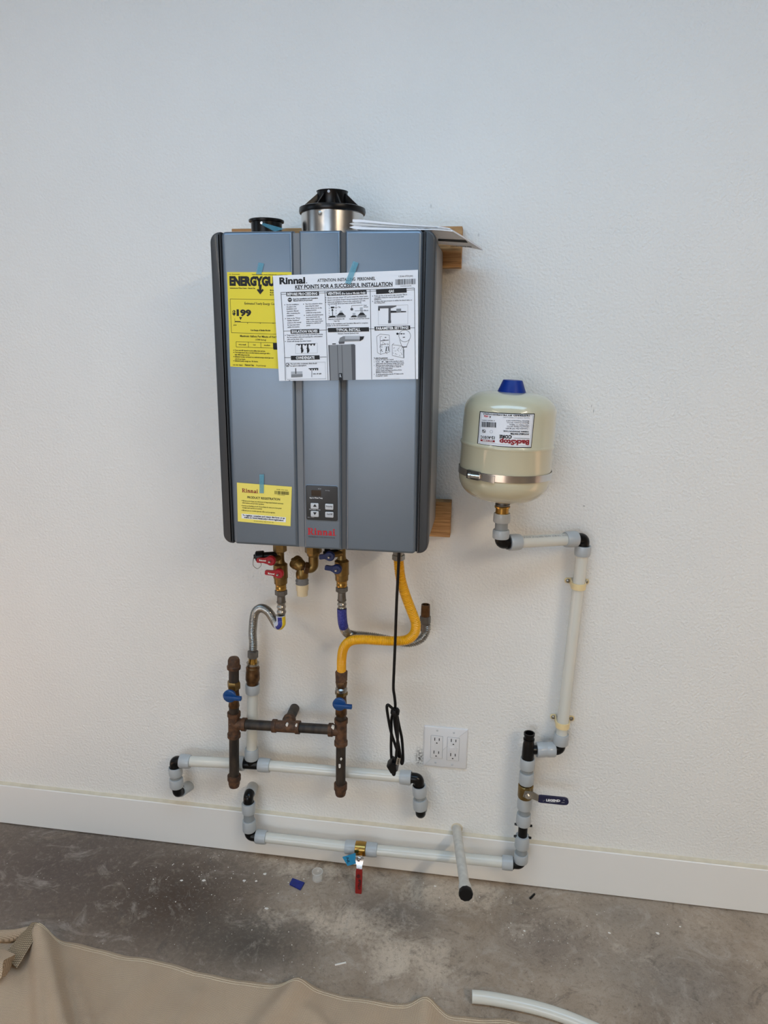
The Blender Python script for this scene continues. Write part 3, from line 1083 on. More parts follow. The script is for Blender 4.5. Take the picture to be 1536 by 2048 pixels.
pk.disc(536, 285, 15)
pk.text('STOP', 526, 289, 546, 288, 8, 'ink_white', 0.03, 2)
lines((('Read the Installation and Operation', 560, 283, 736, 276), ('Manual before you proceed.', 561, 296, 698, 290)), 9, 'ink_black', 0.03)
lines((('Use the Installation', 512, 324, 600, 321), ('Checklist in the', 512, 340, 582, 337), ('Installation and', 513, 355, 584, 352), ('Operation Manual', 514, 371, 598, 367),
       ('after completing the', 515, 386, 610, 383), ('installation.', 516, 402, 568, 400), ('Refer to the "Water', 518, 422, 612, 418), ('Quality Guidelines"', 519, 437, 606, 434),
       ('section in the manual', 520, 453, 618, 449), ('for important water', 521, 469, 610, 465), ('quality information.', 521, 484, 608, 481),
       ('Pay close attention when', 648, 319, 768, 314), ('inspecting the water', 648, 334, 744, 330), ('heater carton box as the', 649, 350, 766, 345), ('packing includes', 650, 365, 726, 361),
       ('additional components.', 651, 381, 760, 377), ('Confirm all included parts', 652, 399, 774, 394), ('are located inside the', 653, 414, 752, 410), ('water heater carton box', 654, 429, 766, 425),
       ('(refer to the water heater', 654, 444, 774, 439), ('manual for a full list of', 655, 457, 758, 453), ('parts).', 656, 472, 684, 470)))
for (x, y) in ((500, 321), (506, 419), (634, 316), (640, 396)):
    pk.disc(x, y, 3)
lines((('Ensure vent pipe slopes 1/4" per ft. toward the water heater.', 806, 275, 1096, 262), ('Ensure vent system doesn\'t exceed maximum length allowed.', 806, 291, 1100, 278),
       ('Indoor air installations: Remove the combustion air vent', 806, 306, 1074, 294), ('cap and install elbow and vent screen (see below).', 806, 319, 1048, 308),
       ('Remove Combustion Air', 812, 428, 928, 424), ('Vent Cap', 850, 441, 892, 439), ('Install Elbow and Vent Screen', 962, 425, 1104, 420), ('Vent', 1062, 328, 1084, 327), ('Screen', 1062, 339, 1094, 338), ('Elbow', 1066, 365, 1096, 364), ('Cap', 880, 340, 898, 340),
       ('Refer to the Installation and Operation Manual for complete', 800, 461, 1094, 453), ('details on the above information.', 800, 474, 960, 470), ('Example: Internal (Indoor) Unit', 880, 530, 1028, 526)))
for y in (270, 286, 302):
    pk.disc(793, y, 3, 'ink_soft')
pk.g = 'vent_picture'
# venting sketches
pk.poly([(828, 334), (852, 333), (852, 344), (828, 345)])
pk.line(852, 339, 876, 338, 2)
pk.line(842, 400, 840, 360, 5)
pk.poly([(831, 362), (849, 362), (839, 346)])
for x in (817, 866):
    for y in (322, 340, 358, 376, 394):
        pk.line(x, y, x, y + 9, 3, n=1)
pk.poly([(808, 414), (868, 410), (856, 398), (826, 399)])
for (x, s) in ((900, 0), (1048, 0)):
    pk.poly([(x - 30, 412), (x + 34, 409), (x + 34, 394), (x - 30, 396)], 'ink_grey', 1)
    pk.poly([(x - 26, 396), (x + 28, 393), (x + 12, 376), (x - 10, 377)], 'ink_black', 1.2)
    pk.poly([(x - 8, 377), (x + 10, 376), (x + 10, 362), (x - 8, 363)], 'ink_light', 1)
pk.poly([(968, 410), (1016, 408), (1010, 396), (980, 397)])
pk.poly([(984, 397), (1004, 396), (1004, 378), (984, 379)], 'ink_light')
pk.disc(978, 352, 10, 'ink_soft')
pk.line(977, 342, 977, 326, 2)
pk.line(977, 326, 1056, 322, 2)
pk.line(1000, 364, 1064, 361, 2)
pk.poly([(1036, 362), (1056, 361), (1056, 338), (1036, 339)], 'ink_light')
pk.g = None
# gas text and sketch
lines((('Purge gas line of air and foreign material. This is', 1138, 261, 1372, 250), ('especially critical for new propane gas tank', 1138, 275, 1350, 265), ('installations.', 1138, 286, 1190, 284),
       ('Confirm inlet gas pressure is within the listed value on', 1138, 300, 1408, 289), ('the rating plate.', 1138, 311, 1216, 308)))
for y in (258, 296):
    pk.disc(1126, y, 3, 'ink_soft')
pk.g = 'gas_picture'
for (x0, y0, x1, y1) in ((1166, 328, 1378, 320), (1378, 320, 1378, 458), (1378, 458, 1168, 464), (1168, 464, 1166, 328)):
    pk.line(x0, y0, x1, y1, 2, 'ink_light')
pk.poly([(1166, 330), (1296, 326), (1296, 332), (1262, 344), (1166, 346)], 'ink_soft')
pk.poly([(1166, 346), (1178, 346), (1178, 362), (1166, 362)], 'ink_black')
pk.poly([(1240, 340), (1256, 340), (1256, 448), (1240, 449)], 'ink_soft')
pk.poly([(1238, 432), (1258, 432), (1258, 450), (1238, 451)])
pk.poly([(1252, 362), (1366, 366), (1366, 372), (1252, 378)])
pk.poly([(1296, 348), (1330, 347), (1330, 372), (1296, 373)], 'ink_grey', 1.4)
pk.g = None
# isolation valves
lines((('Purge water line of air and foreign material by closing', 518, 541, 772, 534), ('the hot isolation valve and opening the cold isolation', 519, 556, 770, 550), ('valve and its drain valve.', 520, 571, 634, 568),
       ('Debris will damage the water heater.', 521, 586, 692, 581)))
for y in (538, 582):
    pk.disc(507, y, 3, 'ink_soft')
pk.g = 'valve_picture'
for (x0, y0, x1, y1) in ((578, 600, 734, 595), (734, 595, 735, 664), (735, 664, 580, 668), (580, 668, 578, 600)):
    pk.line(x0, y0, x1, y1, 2, 'ink_light')
pk.line(584, 603, 720, 599, 6)
for x in (604, 648, 690, 712):
    pk.poly([(x - 5, 602), (x + 5, 602), (x + 4, 612), (x - 4, 612)])
for x in (624, 666):
    pk.poly([(x - 6, 602), (x + 6, 602), (x + 5, 625), (x - 5, 625)])
    pk.poly([(x - 10, 630), (x, 620), (x + 10, 630), (x, 642)])
    pk.poly([(x - 6, 638), (x + 12, 636), (x + 12, 652), (x + 3, 664), (x - 4, 664)])
pk.g = None
# condensate
for (x0, y0, x1, y1) in ((512, 734, 790, 728), (790, 728, 796, 850), (512, 734, 520, 850)):
    pk.line(x0, y0, x1, y1, 1.8, 'ink_light')
pk.line(522, 852, 798, 847, 4, 'ink_light')
pk.ring(525, 749, 14, 4, 'ink_soft')
pk.line(519, 750, 525, 756, 4)
pk.line(525, 756, 533, 742, 4)
lines((('The end of the condensate drain should', 545, 746, 732, 741), ('be open to atmosphere.', 545, 760, 660, 756), ('min. air gap', 706, 816, 766, 813)), 9, 'ink_black', 0.02)
pk.g = 'drain_picture'
pk.poly([(550, 796), (630, 794), (632, 834), (552, 838)], 'ink_light')
pk.poly([(552, 816), (632, 814), (632, 834), (552, 838)], 'ink_grey', 1.3)
pk.poly([(579, 772), (586, 772), (588, 812), (580, 812)], 'ink_soft', 1.6)
pk.line(674, 776, 742, 774, 6)
pk.line(697, 778, 697, 836, 3.5, 'ink_soft')
for x in (688, 708, 724, 738):
    pk.poly([(x - 5, 776), (x + 5, 776), (x + 3, 788), (x - 3, 788)])
pk.poly([(535, 861), (546, 860.6), (544, 857.5), (537, 857.8)])
pk.g = 'heater_picture'
# typical install picture of the heater
pk.poly([(812, 608), (998, 600), (1004, 855), (824, 860)], 'ink_grey', 1, 5)
pk.poly([(812, 608), (820, 608), (832, 860), (824, 860)], 'ink_soft', 1.4, 3)
pk.poly([(974, 602), (1004, 606), (1008, 855), (984, 857)], 'ink_soft', 1.4, 3)
for x in (876, 908):
    pk.line(x, 606, x + 10, 858, 4, 'ink_soft', 1.6)
pk.poly([(888, 808), (912, 807), (916, 858), (890, 858)], 'ink_black', 1.8)
pk.text('R', 894, 836, 908, 836, 22, 'ink_light', 0.02, 2.6)
pk.poly([(840, 596), (866, 595), (866, 602), (840, 603)])
pk.poly([(884, 582), (928, 580), (926, 598), (888, 600)], 'ink_soft')
pk.poly([(886, 584), (894, 556), (918, 544), (938, 544), (940, 580), (926, 582)], 'ink_grey', 1.4)
pk.poly([(930, 542), (1040, 542), (1036, 578), (932, 582)], 'ink_light', 1.6)
pk.poly([(930, 566), (1038, 566), (1036, 578), (932, 582)], 'ink_grey', 1.9)
pk.poly([(1036, 546), (1068, 545), (1060, 566), (1036, 580)], 'ink_black', 2.0)
pk.g = 'board_picture'
# parameter settings sketches
pk.ring(1356, 542, 43, 2.5, 'ink_soft', n=30)
pk.disc(1304, 527, 8)
pk.line(1310, 527, 1350, 526, 3)
pk.disc(1332, 527, 5)
pk.line(1344, 527, 1356, 527, 6, 'ink_soft')
pk.line(1342, 552, 1358, 551, 6, 'ink_soft')
pk.line(1320, 570, 1336, 620, 2.5, 'ink_soft')
pk.line(1390, 568, 1368, 620, 2.5, 'ink_soft')
for (x0, y0, x1, y1) in ((1156, 546, 1162, 662), (1162, 662, 1184, 674), (1184, 674, 1250, 656), (1250, 656, 1246, 536), (1156, 546, 1180, 530), (1180, 530, 1246, 536), (1180, 545, 1184, 674),
                         (1266, 606, 1268, 682), (1268, 682, 1350, 700), (1266, 606, 1336, 612), (1350, 700, 1352, 640), (1268, 604, 1280, 594), (1336, 612, 1352, 626)):
    pk.line(x0, y0, x1, y1, 2.2, 'ink_soft')
rr = random.Random(3)
for k in range(30):
    x, y = rr.uniform(1182, 1236), rr.uniform(548, 664)
    pk.line(x, y, x + rr.uniform(-9, 9), y + rr.uniform(-9, 9), rr.uniform(1.8, 4.5), 'ink_soft' if k % 3 else 'ink_black', n=1)
for k in range(22):
    x, y = rr.uniform(1276, 1336), rr.uniform(616, 684)
    pk.line(x, y, x + rr.uniform(-8, 8), y + rr.uniform(-8, 8), rr.uniform(1.5, 3), 'ink_soft', n=1)
pk.line(1184, 578, 1242, 572, 4)
pk.line(1184, 606, 1228, 600, 3)
pk.line(1227, 618, 1222, 652, 6)
pk.line(1238, 616, 1242, 650, 5)
pk.line(1336, 622, 1372, 620, 7, 'ink_soft')
pk.line(1346, 626, 1350, 700, 7, 'ink_grey')
pk.g = None
lines((('To adjust the parameters:', 1136, 705, 1236, 703),), 9, 'ink_black', 0.03)
lines((('Press the "A" button for 1 second.', 1150, 717, 1278, 714), ('Use the      and      button on the controller to select a', 1150, 731, 1348, 725), ('setting number (See Parameter Settings Table below).', 1151, 744, 1352, 738),
       ('When the desired setting number is selected, use the', 1151, 757, 1348, 751), ('"On/Off" button on the controller to change the', 1151, 769, 1332, 764), ('selection for the setting number.', 1152, 782, 1272, 778),
       ('Example: Display will change from 01A to 01b for', 1152, 795, 1336, 789), ('Maximum Temperature setting.', 1152, 807, 1270, 802), ('To exit the parameters, press the "A" button on the', 1152, 821, 1348, 815), ('PC board for 1 second.', 1152, 833, 1236, 829)), 9, 'ink_soft', 0.02)
for (s, y) in (('1.', 716), ('2.', 731), ('3.', 756), ('4.', 820)):
    pk.text(s, 1137, y, 1143, y, 8, 'ink_soft')
pk.poly([(1194, 724), (1204, 724), (1199, 732)])
pk.poly([(1226, 731), (1236, 731), (1231, 722)])
pk.line(1218, 848, 1320, 844, 2, 'ink_light')
pk.build(ks, {'paper_white': 'paper_sheet', 'ink_black': 'bold_print', 'ink_white': 'heading_text', 'ink_soft': 'small_print', 'ink_grey': 'grey_picture', 'ink_light': 'thin_print'})

# registration card
Y3 = HYF - 0.0025
cc = plane_print(C4, Y3, 0.0003)
cd = thing('registration_card', 'small yellow product registration card taped to the lower left of the heater', 'card', at(528, 1050, Y3))
cc.poly([(88, 160), (792, 215), (775, 720), (100, 658)], 'card_yellow', 0, 4)
cc.poly([(148, 558), (716, 606), (714, 670), (150, 618)], 'ink_white', 1)
cc.shapes(lg, lw, 154, 284, 360, 298, 50, 'ink_maroon')
cc.text('12345 0000 0000', 596, 254, 742, 266, 12, 'ink_olive')
cc.barcode(572, 266, 754, 278, 42, 'ink_olive', 5)
cc.text('100-0000', 612, 322, 706, 330, 8, 'ink_olive')
cc.text('PRODUCT REGISTRATION', 222, 362, 640, 390, 28, 'ink_black', 0.01, res=2)
for (s, x0, y0, x1, y1) in (('Allows us to keep you informed of important limited warranty', 158, 400, 684, 438), ('information and product updates.', 158, 426, 438, 446), ('Serves as backup proof of purchase in case you lose your', 158, 462, 662, 498),
                            ('receipt and service is needed.', 158, 488, 412, 506), ('Allows you to receive special offers and programs.', 158, 522, 580, 554)):
    cc.text(s, x0, y0, x1, y1, 17, 'ink_olive', 0.01)
for y in (390, 454, 514):
    cc.disc(150, y, 4, 'ink_olive')
cc.text('To register, complete and return this form or go', 162, 586, 704, 626, 20, 'ink_black', 0.03, 2)
cc.text('online to www.rinnai.us/product-registration', 180, 612, 686, 654, 20, 'ink_black', 0.03, 2)
cc.text('Si vous préférez, aller à notre site', 306, 658, 560, 678, 12, 'ink_olive')
cc.build(cd, {'card_yellow': 'paper_sheet', 'ink_maroon': 'brand_logo', 'ink_white': 'white_box', 'ink_olive': 'small_print', 'ink_black': 'bold_print'})

for (pts, Y, lab) in (([(517, 525), (528, 527), (522.5, 549), (512, 548)], Y1 - 0.0012, 'short teal tape strip holding the yellow energy label'),
                      ([(706.5, 522), (717, 526), (701, 569), (690, 566)], Y2 - 0.0022, 'slanted teal tape strip holding the white installation sheet'),
                      ([(519, 949), (528, 949), (527.5, 986.5), (519, 986.5)], Y3 - 0.0012, 'upright teal tape strip holding the yellow registration card')):
    q = MB()
    w4 = [at(x, y, Y) for x, y in pts]
    q.add(w4 + [p + Vector((0, 0.0002, 0)) for p in w4], [(0, 1, 2, 3), (7, 6, 5, 4), (0, 4, 5, 1), (1, 5, 6, 2), (2, 6, 7, 3), (3, 7, 4, 0)])
    solo('tape_strip', q, 'tape_teal', lab, 'tape')

# booklet lying on the heater top, its right end hanging over the side
bk = thing('manual_booklet', 'thick white manual booklet lying on top of the heater', 'booklet', (0.38, -0.15, HZ1))
ZT = HZ1 + 0.001
B = at(905.5, 459, -0.285)
Cc = at(966, 503.5, -0.055)
A = at(699, 452, -0.292)


def leaf(zl, zr, thick, spine, u0=0.0, u1=1.0):
    """a folded bundle of pages: rounded spine on the left, thin at the right"""
    q = MB()
    NU, NV = 16, 8
    top, bot = [], []
    dirv = Vector((Cc.x - B.x, Cc.y - B.y, 0))
    for j in range(NV + 1):
        t = j / NV
        for i in range(NU + 1):
            s = u0 + (u1 - u0) * i / NU
            base = Vector((A.x, A.y, 0)) * (1 - s) + Vector((B.x, B.y, 0)) * s + dirv * t
            over = max(0.0, base.x - HX1 + 0.004)
            z = ZT + zl * (1 - s) ** 1.5 + zr * s - over * 0.06 - over * over * (1.2 - 0.3 * t)
            th = thick * (1 - 0.75 * s)
            rnd = min(1.0, s / spine) if spine else 1
            half = th / 2 * math.sqrt(max(0.0, 1 - (1 - rnd) ** 2)) + 0.0003
            top.append(Vector((base.x, base.y, z + half)))
            bot.append(Vector((base.x, base.y, z - half)))
    W_ = NU + 1
    nv = len(top)
    fs = []
    for j in range(NV):
        for i in range(NU):
            k = j * W_ + i
            fs.append((k, k + 1, k + W_ + 1, k + W_))
            fs.append((nv + k, nv + k + W_, nv + k + W_ + 1, nv + k + 1))
    for i in range(NU):
        fs.append((i, nv + i, nv + i + 1, i + 1))
        k = NV * W_ + i
        fs.append((k, k + 1, nv + k + 1, nv + k))
    for j in range(NV):
        k = j * W_
        fs.append((k, k + W_, nv + k + W_, nv + k))
        k = j * W_ + NU
        fs.append((k, nv + k, nv + k + W_, k + W_))
    q.add(top + bot, fs)
    return q


part('cover_sheet', leaf(0.0058, 0.0014, 0.0080, 0.12), 'paper_white', bk)
part('page_bundle', leaf(0.0124, 0.0030, 0.0092, 0.18, 0.0, 0.985), 'paper_grey', bk)
part('page_bundle', leaf(0.0190, 0.0046, 0.0076, 0.2, 0.03, 0.97), 'paper_white', bk)


def bk_surface(px, py):
    # underside of the overhanging cover, near its plane
    z = ZT - 0.006
    q = atz(px, py, z)
    over = max(0.0, q.x - HX1 + 0.004)
    z = ZT + 0.0014 - over * 0.06 - over * over * 1.05 - 0.0013
    return atz(px, py, z)


st = MB()
for pts in ([(876, 477), (931, 479.5), (936, 485), (876.5, 481.5)],):
    n = 6
    a_, b_, c_, d_ = [Vector(p) for p in pts]
    for i in range(n):
        s, t = i / n, (i + 1) / n
        w4 = [bk_surface(*((a_ * (1 - s) + b_ * s))), bk_surface(*((a_ * (1 - t) + b_ * t))), bk_surface(*((d_ * (1 - t) + c_ * t))), bk_surface(*((d_ * (1 - s) + c_ * s)))]
        st.add([p - Vector((0, 0, 0.0006)) for p in w4], [(0, 1, 2, 3)])
part('dark_stripe', st, 'ink_black', bk, fix=False)
vs, fs = glyphs('Rinnai America Corporation', 0.02, 1)
wx = max(v[0] for v in vs)
tx = MB()
out = []
for (x, y) in vs:
    s = x / wx
    px, py = 943 - 42 * s, 492.2 - 1.2 * s + 4.2 * y
    out.append(bk_surface(px, py) - Vector((0, 0, 0.0006)))
tx.add(out, fs)
part('printed_text', tx, 'ink_soft', bk, fix=False)

# ================================================================== plumbing helpers
def V(x, y, z):
    return Vector((x, y, z))


DN, UP, RT, LF, FR, BK = V(0, 0, -1), V(0, 0, 1), V(1, 0, 0), V(-1, 0, 0), V(0, -1, 0), V(0, 1, 0)


def bend(c, da, db, leg_a, leg_b, r, n=8):
    """path: from c+da*leg_a round to c+db*leg_b, bend radius r"""
    p = [c + da * leg_a]
    for k in range(n + 1):
        t = k / n
        a, m_, b = c + da * r, c, c + db * r
        p.append(a * (1 - t) ** 2 + m_ * 2 * t * (1 - t) + b * t * t)
    p.append(c + db * leg_b)
    return p


PEX_R, RING_R, FIT_R = 0.0150, 0.0202, 0.0146


def pex_elbow(parent, c, da, db, la=0.024, lb=0.024):
    da, db = da.normalized(), db.normalized()
    q = MB().tube(bend(c, da, db, la, lb, 0.012), FIT_R, 18)
    for d, l in ((da, la), (db, lb)):
        q.lathe(c + d * (l - 0.004), d, [(0, FIT_R * 1.12), (0.004, FIT_R * 1.12)], 18)
    return part('elbow', q, 'black_plastic', parent)


def pex_ring(parent, p, d, L=0.031, r=RING_R):
    q = MB().lathe(p, d, [(0, r * .86), (0, r * .95), (L * .1, r), (L * .62, r * 1.0), (L * .9, r * .965), (L, r * .92), (L, r * .8)], 28)
    return part('expansion_ring', q, 'pex_ring', parent)


def pex_pipe(parent, a, b, r=PEX_R, m='pex'):
    a, b = Vector(a), Vector(b)
    return part('pipe', MB().lathe(a, b - a, [(0, r), ((b - a).length, r)], 28), m, parent)


# ================================================================== hot water run (upper)
YH = -0.058
hot = thing('hot_water_pipe', 'upper white plastic pipe run with grey rings and black elbows under the heater', 'pipe run', at(505, 1528, 0))
eL = at(349, 1521, YH)
eLd = at(354, 1583, YH)
T = at(503, 1528, YH)
eR = at(838, 1557, YH)
eRd = at(841, 1629, YH)
hole = at(378, 1572, 0)
# left drop and wall stub
pex_elbow(hot, eL, RT, DN)
pex_ring(hot, at(361, 1521.5, YH), RT)
dv = (eLd - eL).normalized()
pex_ring(hot, at(350.5, 1533.5, YH), dv, 0.028)
pex_pipe(hot, at(351, 1545, YH), at(353, 1572, YH), 0.0155, 'pex_gap')
pex_ring(hot, at(353.5, 1573, YH), -dv, 0.028)
pex_elbow(hot, at(355, 1586, YH), UP, hole - at(355, 1586, YH), 0.02, 0.022)
pex_pipe(hot, at(361, 1583, YH + 0.014), hole + V(0, .004, 0), 0.0165, 'pex_ring')
# main horizontal, tee and riser
d1 = (T - eL).normalized()
pex_pipe(hot, eL + d1 * 0.03, T - d1 * 0.03)
pex_ring(hot, T - d1 * 0.022, -d1)
d2 = (eR - T).normalized()
q = MB().lathe(T - d1 * 0.026, d1, [(0, FIT_R), (0.05, FIT_R)], 18)
q.lathe(T, UP, [(0, FIT_R), (0.026, FIT_R)], 18)
q.lathe(T + UP * .022, UP, [(0, FIT_R * 1.12), (0.004, FIT_R * 1.12)], 18)
part('tee', q, 'black_plastic', hot)
pex_ring(hot, T + d2 * 0.022, d2, 0.034)
pex_pipe(hot, T + d2 * 0.05, eR - d2 * 0.045)
pex_ring(hot, eR - d2 * 0.022, -d2)
RT_ = at(506, 1300, YH)
RDU = (RT_ - T).normalized()


def rp_(py):
    z = zc(py, T.x, YH)
    return T + RDU * ((z - T.z) / RDU.z)


zr = lambda py: zc(py, T.x, YH)
XT = rp_(1300).x
pex_ring(hot, rp_(1517), RDU, 0.033)
pex_pipe(hot, rp_(1505), rp_(1375))
pex_ring(hot, rp_(1367), -RDU, 0.028)
# right drop
pex_elbow(hot, eR, LF, DN)
dv = (eRd - eR).normalized()
pex_ring(hot, eR + dv * 0.022, dv, 0.03)
pex_pipe(hot, eR + dv * 0.045, eRd - dv * 0.04, 0.0155, 'pex_gap')
pex_ring(hot, eRd - dv * 0.02, -dv, 0.031)
pex_elbow(hot, eRd, UP, BK, 0.022, 0.03)
pex_pipe(hot, eRd + BK * 0.024, V(eRd.x, 0.004, eRd.z), 0.0165, 'pex_ring')
# bronze push coupling and brass nipple on the riser
zz = [zr(k) for k in (1367.5, 1360, 1357, 1344, 1334, 1328, 1325)]
part('bronze_coupling', MB().lathe(rp_(1367.5), RDU, [(0, .0165), (zz[1] - zz[0], .0172), (zz[1] - zz[0], .0185), (zz[2] - zz[0], .0198), (zz[3] - zz[0], .0192),
                                                        (zz[3] - zz[0] + .003, .0182), (zz[4] - zz[0], .0188), (zz[4] - zz[0] + .002, .0166), (zz[5] - zz[0], .0166), (zz[6] - zz[0], .0166)], 28), 'bronze', hot)
part('steel_collar', MB().lathe(rp_(1328), RDU, [(0, .0172), (.006, .0172), (.006, .013)], 24), 'steel', hot)

# ================================================================== cold water run (lower)
YL = -0.055
cold = thing('cold_water_pipe', 'lower white plastic pipe run along the baseboard with grey rings', 'pipe run', at(700, 1690, 0))
h2 = at(506, 1573, 0)
e1 = at(496.5, 1592, YL + 0.005)
e2 = at(499, 1671, YL)
bv = at(722, 1697, YL)
e3 = at(1041, 1728, YL)
d = (e2 - e1).normalized()
pex_elbow(cold, e1, h2 - e1, DN, 0.02, 0.026)
pex_pipe(cold, h2 + V(0, .004, 0), e1 + (h2 - e1) * 0.3, 0.0165, 'pex_ring')
pex_ring(cold, e1 + d * 0.022, d, 0.032)
pex_pipe(cold, e1 + d * 0.05, e2 - d * 0.045, 0.0155, 'pex_gap')
pex_ring(cold, e2 - d * 0.018, -d, 0.034)
d3 = (bv - e2).normalized()
pex_elbow(cold, e2, UP, d3, 0.02, 0.022)
pex_ring(cold, e2 + d3 * 0.021, d3)
pex_pipe(cold, e2 + d3 * 0.045, bv - d3 * 0.045)
pex_ring(cold, bv - d3 * 0.016, -d3, 0.030)
d4 = (e3 - bv).normalized()
pex_ring(cold, bv + d4 * 0.016, d4, 0.032)
pex_pipe(cold, bv + d4 * 0.045, e3 - d4 * 0.045)
pex_ring(cold, e3 - d4 * 0.021, -d4, 0.030)
pex_elbow(cold, e3, LF, UP, 0.022, 0.022)
XC = at(1043, 1700, YL).x
zs = lambda py: zc(py, XC, YL)


def sring(parent, py0, py1, X=None):
    X = XC if X is None else X
    za, zb = zc(py0, X, YL), zc(py1, X, YL)
    pex_ring(parent, V(X, YL, za), UP, zb - za)


e3x = e3.x
sring(cold, 1722, 1706)
pex_pipe(cold, V(XC, YL, zs(1708)), V(XC, YL, zs(1690)), 0.0158, 'pex_gap')
sring(cold, 1694, 1671)
q = MB().lathe((XC, YL, zs(1675)), UP, [(0, .0175), (.005, .0175), (.005, .0128), (zs(1646) - zs(1675) - .004, .0128), (zs(1646) - zs(1675) - .004, .0175), (zs(1646) - zs(1675), .0175)], 20)
for sg in (-1, 1):
    for py in (1672, 1648):
        q.lathe((XC + sg * .016, YL - 0.004, zs(py)), (sg, 0, 0), [(0, .004), (.008, .003)], 8)
part('coupling', q, 'black_plastic', cold)
sring(cold, 1648, 1627)
pex_pipe(cold, V(XC, YL, zs(1630)), V(XC, YL, zs(1612)), 0.0158, 'pex_gap')
sring(cold, 1616, 1594)

# valve with navy lever on the stack
bn = thing('ball_valve', 'brass ball valve with a navy blue lever pointing right', 'valve', V(XC, YL, zs(1597)), 'lever ball valves')
part('valve_body', MB().lathe((XC, YL, zs(1594)), UP, [(0, .019), (.004, .0205), (zs(1569) - zs(1594) - .002, .0205), (zs(1569) - zs(1594), .018)], 24), 'brass', bn)
hc = at(1056, 1590, YL - 0.036)
part('stem', MB().lathe((hc.x, YL - .012, hc.z + .002), (hc - V(hc.x, YL - .012, hc.z + .002)), [(0, .0085), (.018, .0085), (.018, .006), (.025, .006)], 16), 'brass', bn)
part('nut', MB().lathe(hc + BK * .001, FR, [(0, .0085), (.007, .0085), (.007, .004), (.011, .004)], 6), 'steel_bright', bn)
h1, h2_ = at(1066, 1591, YL - 0.040), at(1078, 1597, YL - 0.046)
h3, h4 = at(1082, 1599, YL - 0.046), at(1137, 1603, YL - 0.044)


def strip(pts, hw, th):
    """flat bar through points in the wall-parallel plane; hw list of half widths (z), th thickness"""
    q = MB()
    vs, fs = [], []
    for i, p in enumerate(pts):
        t = (pts[min(i + 1, len(pts) - 1)] - pts[max(i - 1, 0)])
        t = V(t.x, 0, t.z).normalized()
        nrm = V(-t.z, 0, t.x)
        for (sn, sy) in ((1, -1), (-1, -1), (-1, 1), (1, 1)):
            vs.append(p + nrm * hw[i] * sn + V(0, sy * th / 2, 0))
    m_ = len(pts)
    for i in range(m_ - 1):
        for k in range(4):
            fs.append((4 * i + k, 4 * i + (k + 1) % 4, 4 * i + 4 + (k + 1) % 4, 4 * i + 4 + k))
    fs += [(0, 1, 2, 3), (4 * m_ - 4, 4 * m_ - 3, 4 * m_ - 2, 4 * m_ - 1)]
    return q.add(vs, fs)


lv = part('lever', strip([hc + V(-.011, -.003, .004), hc + V(0, -.003, .001), h1, h2_, h3], [.008, .0115, .0105, .008, .008], .003), 'steel', bn)
gp = [h2_ + (h4 - h2_) * k for k in (-.02, .06, .5, .86, .94, .98, 1.0)]
grip = part('grip', strip(gp, [.0085, .0098, .0098, .0098, .0085, .006, .002], .0075), 'navy_vinyl', bn, smooth=60)
pn = plane_print((1000, 1440, 6.025), YL - 0.0492, 0.0003)
pn.text('LEGEND', 556, 978, 726, 986, 26, 'ink_white', 0.04, res=2)
pn.text('www.legendvalve.com', 590, 992, 694, 997, 8, 'ink_light')
pn.text('ON', 762, 972, 776, 973, 14, 'ink_light', 0.02)
pn.text('600 WOG', 742, 998, 778, 1000, 9, 'ink_light', 0.02)
pn.text('1"', 520, 985, 542, 986, 22, 'ink_grey', 0.0)
pn.build(bn, {'ink_white': 'lever_lettering', 'ink_light': 'lever_small_print', 'ink_grey': 'lever_mark'})

# valve with red lever
br = thing('ball_valve', 'brass ball valve with a red lever hanging down by the baseboard', 'valve', V(bv.x, YL, bv.z - .02), 'lever ball valves')
part('valve_body', MB().lathe(bv - d4 * 0.017, d4, [(0, .018), (.002, .0200), (.015, .0208), (.031, .0200), (.033, .018)], 24), 'brass_new', br)
hc = at(718, 1716, YL - 0.042)
s0 = bv + V(0.001, -.012, -.008)
part('stem', MB().lathe(s0, hc - s0, [(0, .0095), (.02, .0095), (.02, .0065), ((hc - s0).length, .0065)], 16), 'brass_new', br)
part('nut', MB().lathe(hc + BK * .001, V(0, -1, -.25), [(0, .0085), (.006, .0085), (.006, .004), (.010, .004)], 6), 'steel_bright', br)
k1, k2, k3 = at(719, 1729, YL - 0.052), at(718.5, 1740, YL - 0.060), at(717, 1788, YL - 0.062)
part('lever', strip([hc + V(.001, -.003, .009), hc + V(.002, -.003, 0), k1, k2], [.009, .0125, .0085, .0078], .003), 'steel_bright', br)
gp = [k2 + (k3 - k2) * k for k in (-.04, .04, .5, .88, .95, .985, 1.0)]
part('grip', strip(gp, [.0082, .0092, .0092, .0092, .0078, .0055, .002], .0075), 'red_vinyl', br, smooth=60)
prd = plane_print((670, 1660, 13.654), YL - 0.0662, 0.0003)
prd.ring(640, 1265, 48, 12, 'ink_black')
prd.line(612, 1262, 668, 1262, 10)
prd.line(640, 1230, 640, 1300, 10)
prd.text('APOLLO', 640, 1340, 626, 1620, 62, 'ink_black', 0.02)
prd.build(br, {'ink_black': 'lever_lettering'})
tg = MB()
tp = [at(684.5, 1714, YL - .045), at(711, 1706, YL - .045), at(712, 1727, YL - .045), at(695, 1732, YL - .045)]
tg.add(tp + [p + V(0, .0004, 0) for p in tp], [(0, 1, 2, 3), (7, 6, 5, 4), (0, 4, 5, 1), (1, 5, 6, 2), (2, 6, 7, 3), (3, 7, 4, 0)])
tt = thing('tape_tag', 'blue tape tag marked NL stuck to the red lever valve', 'tag', at(696, 1732, YL - .045))
part('tape_flag', tg, 'tape_blue', tt)
pt = plane_print((670, 1660, 13.654), YL - .045, 0.0005)
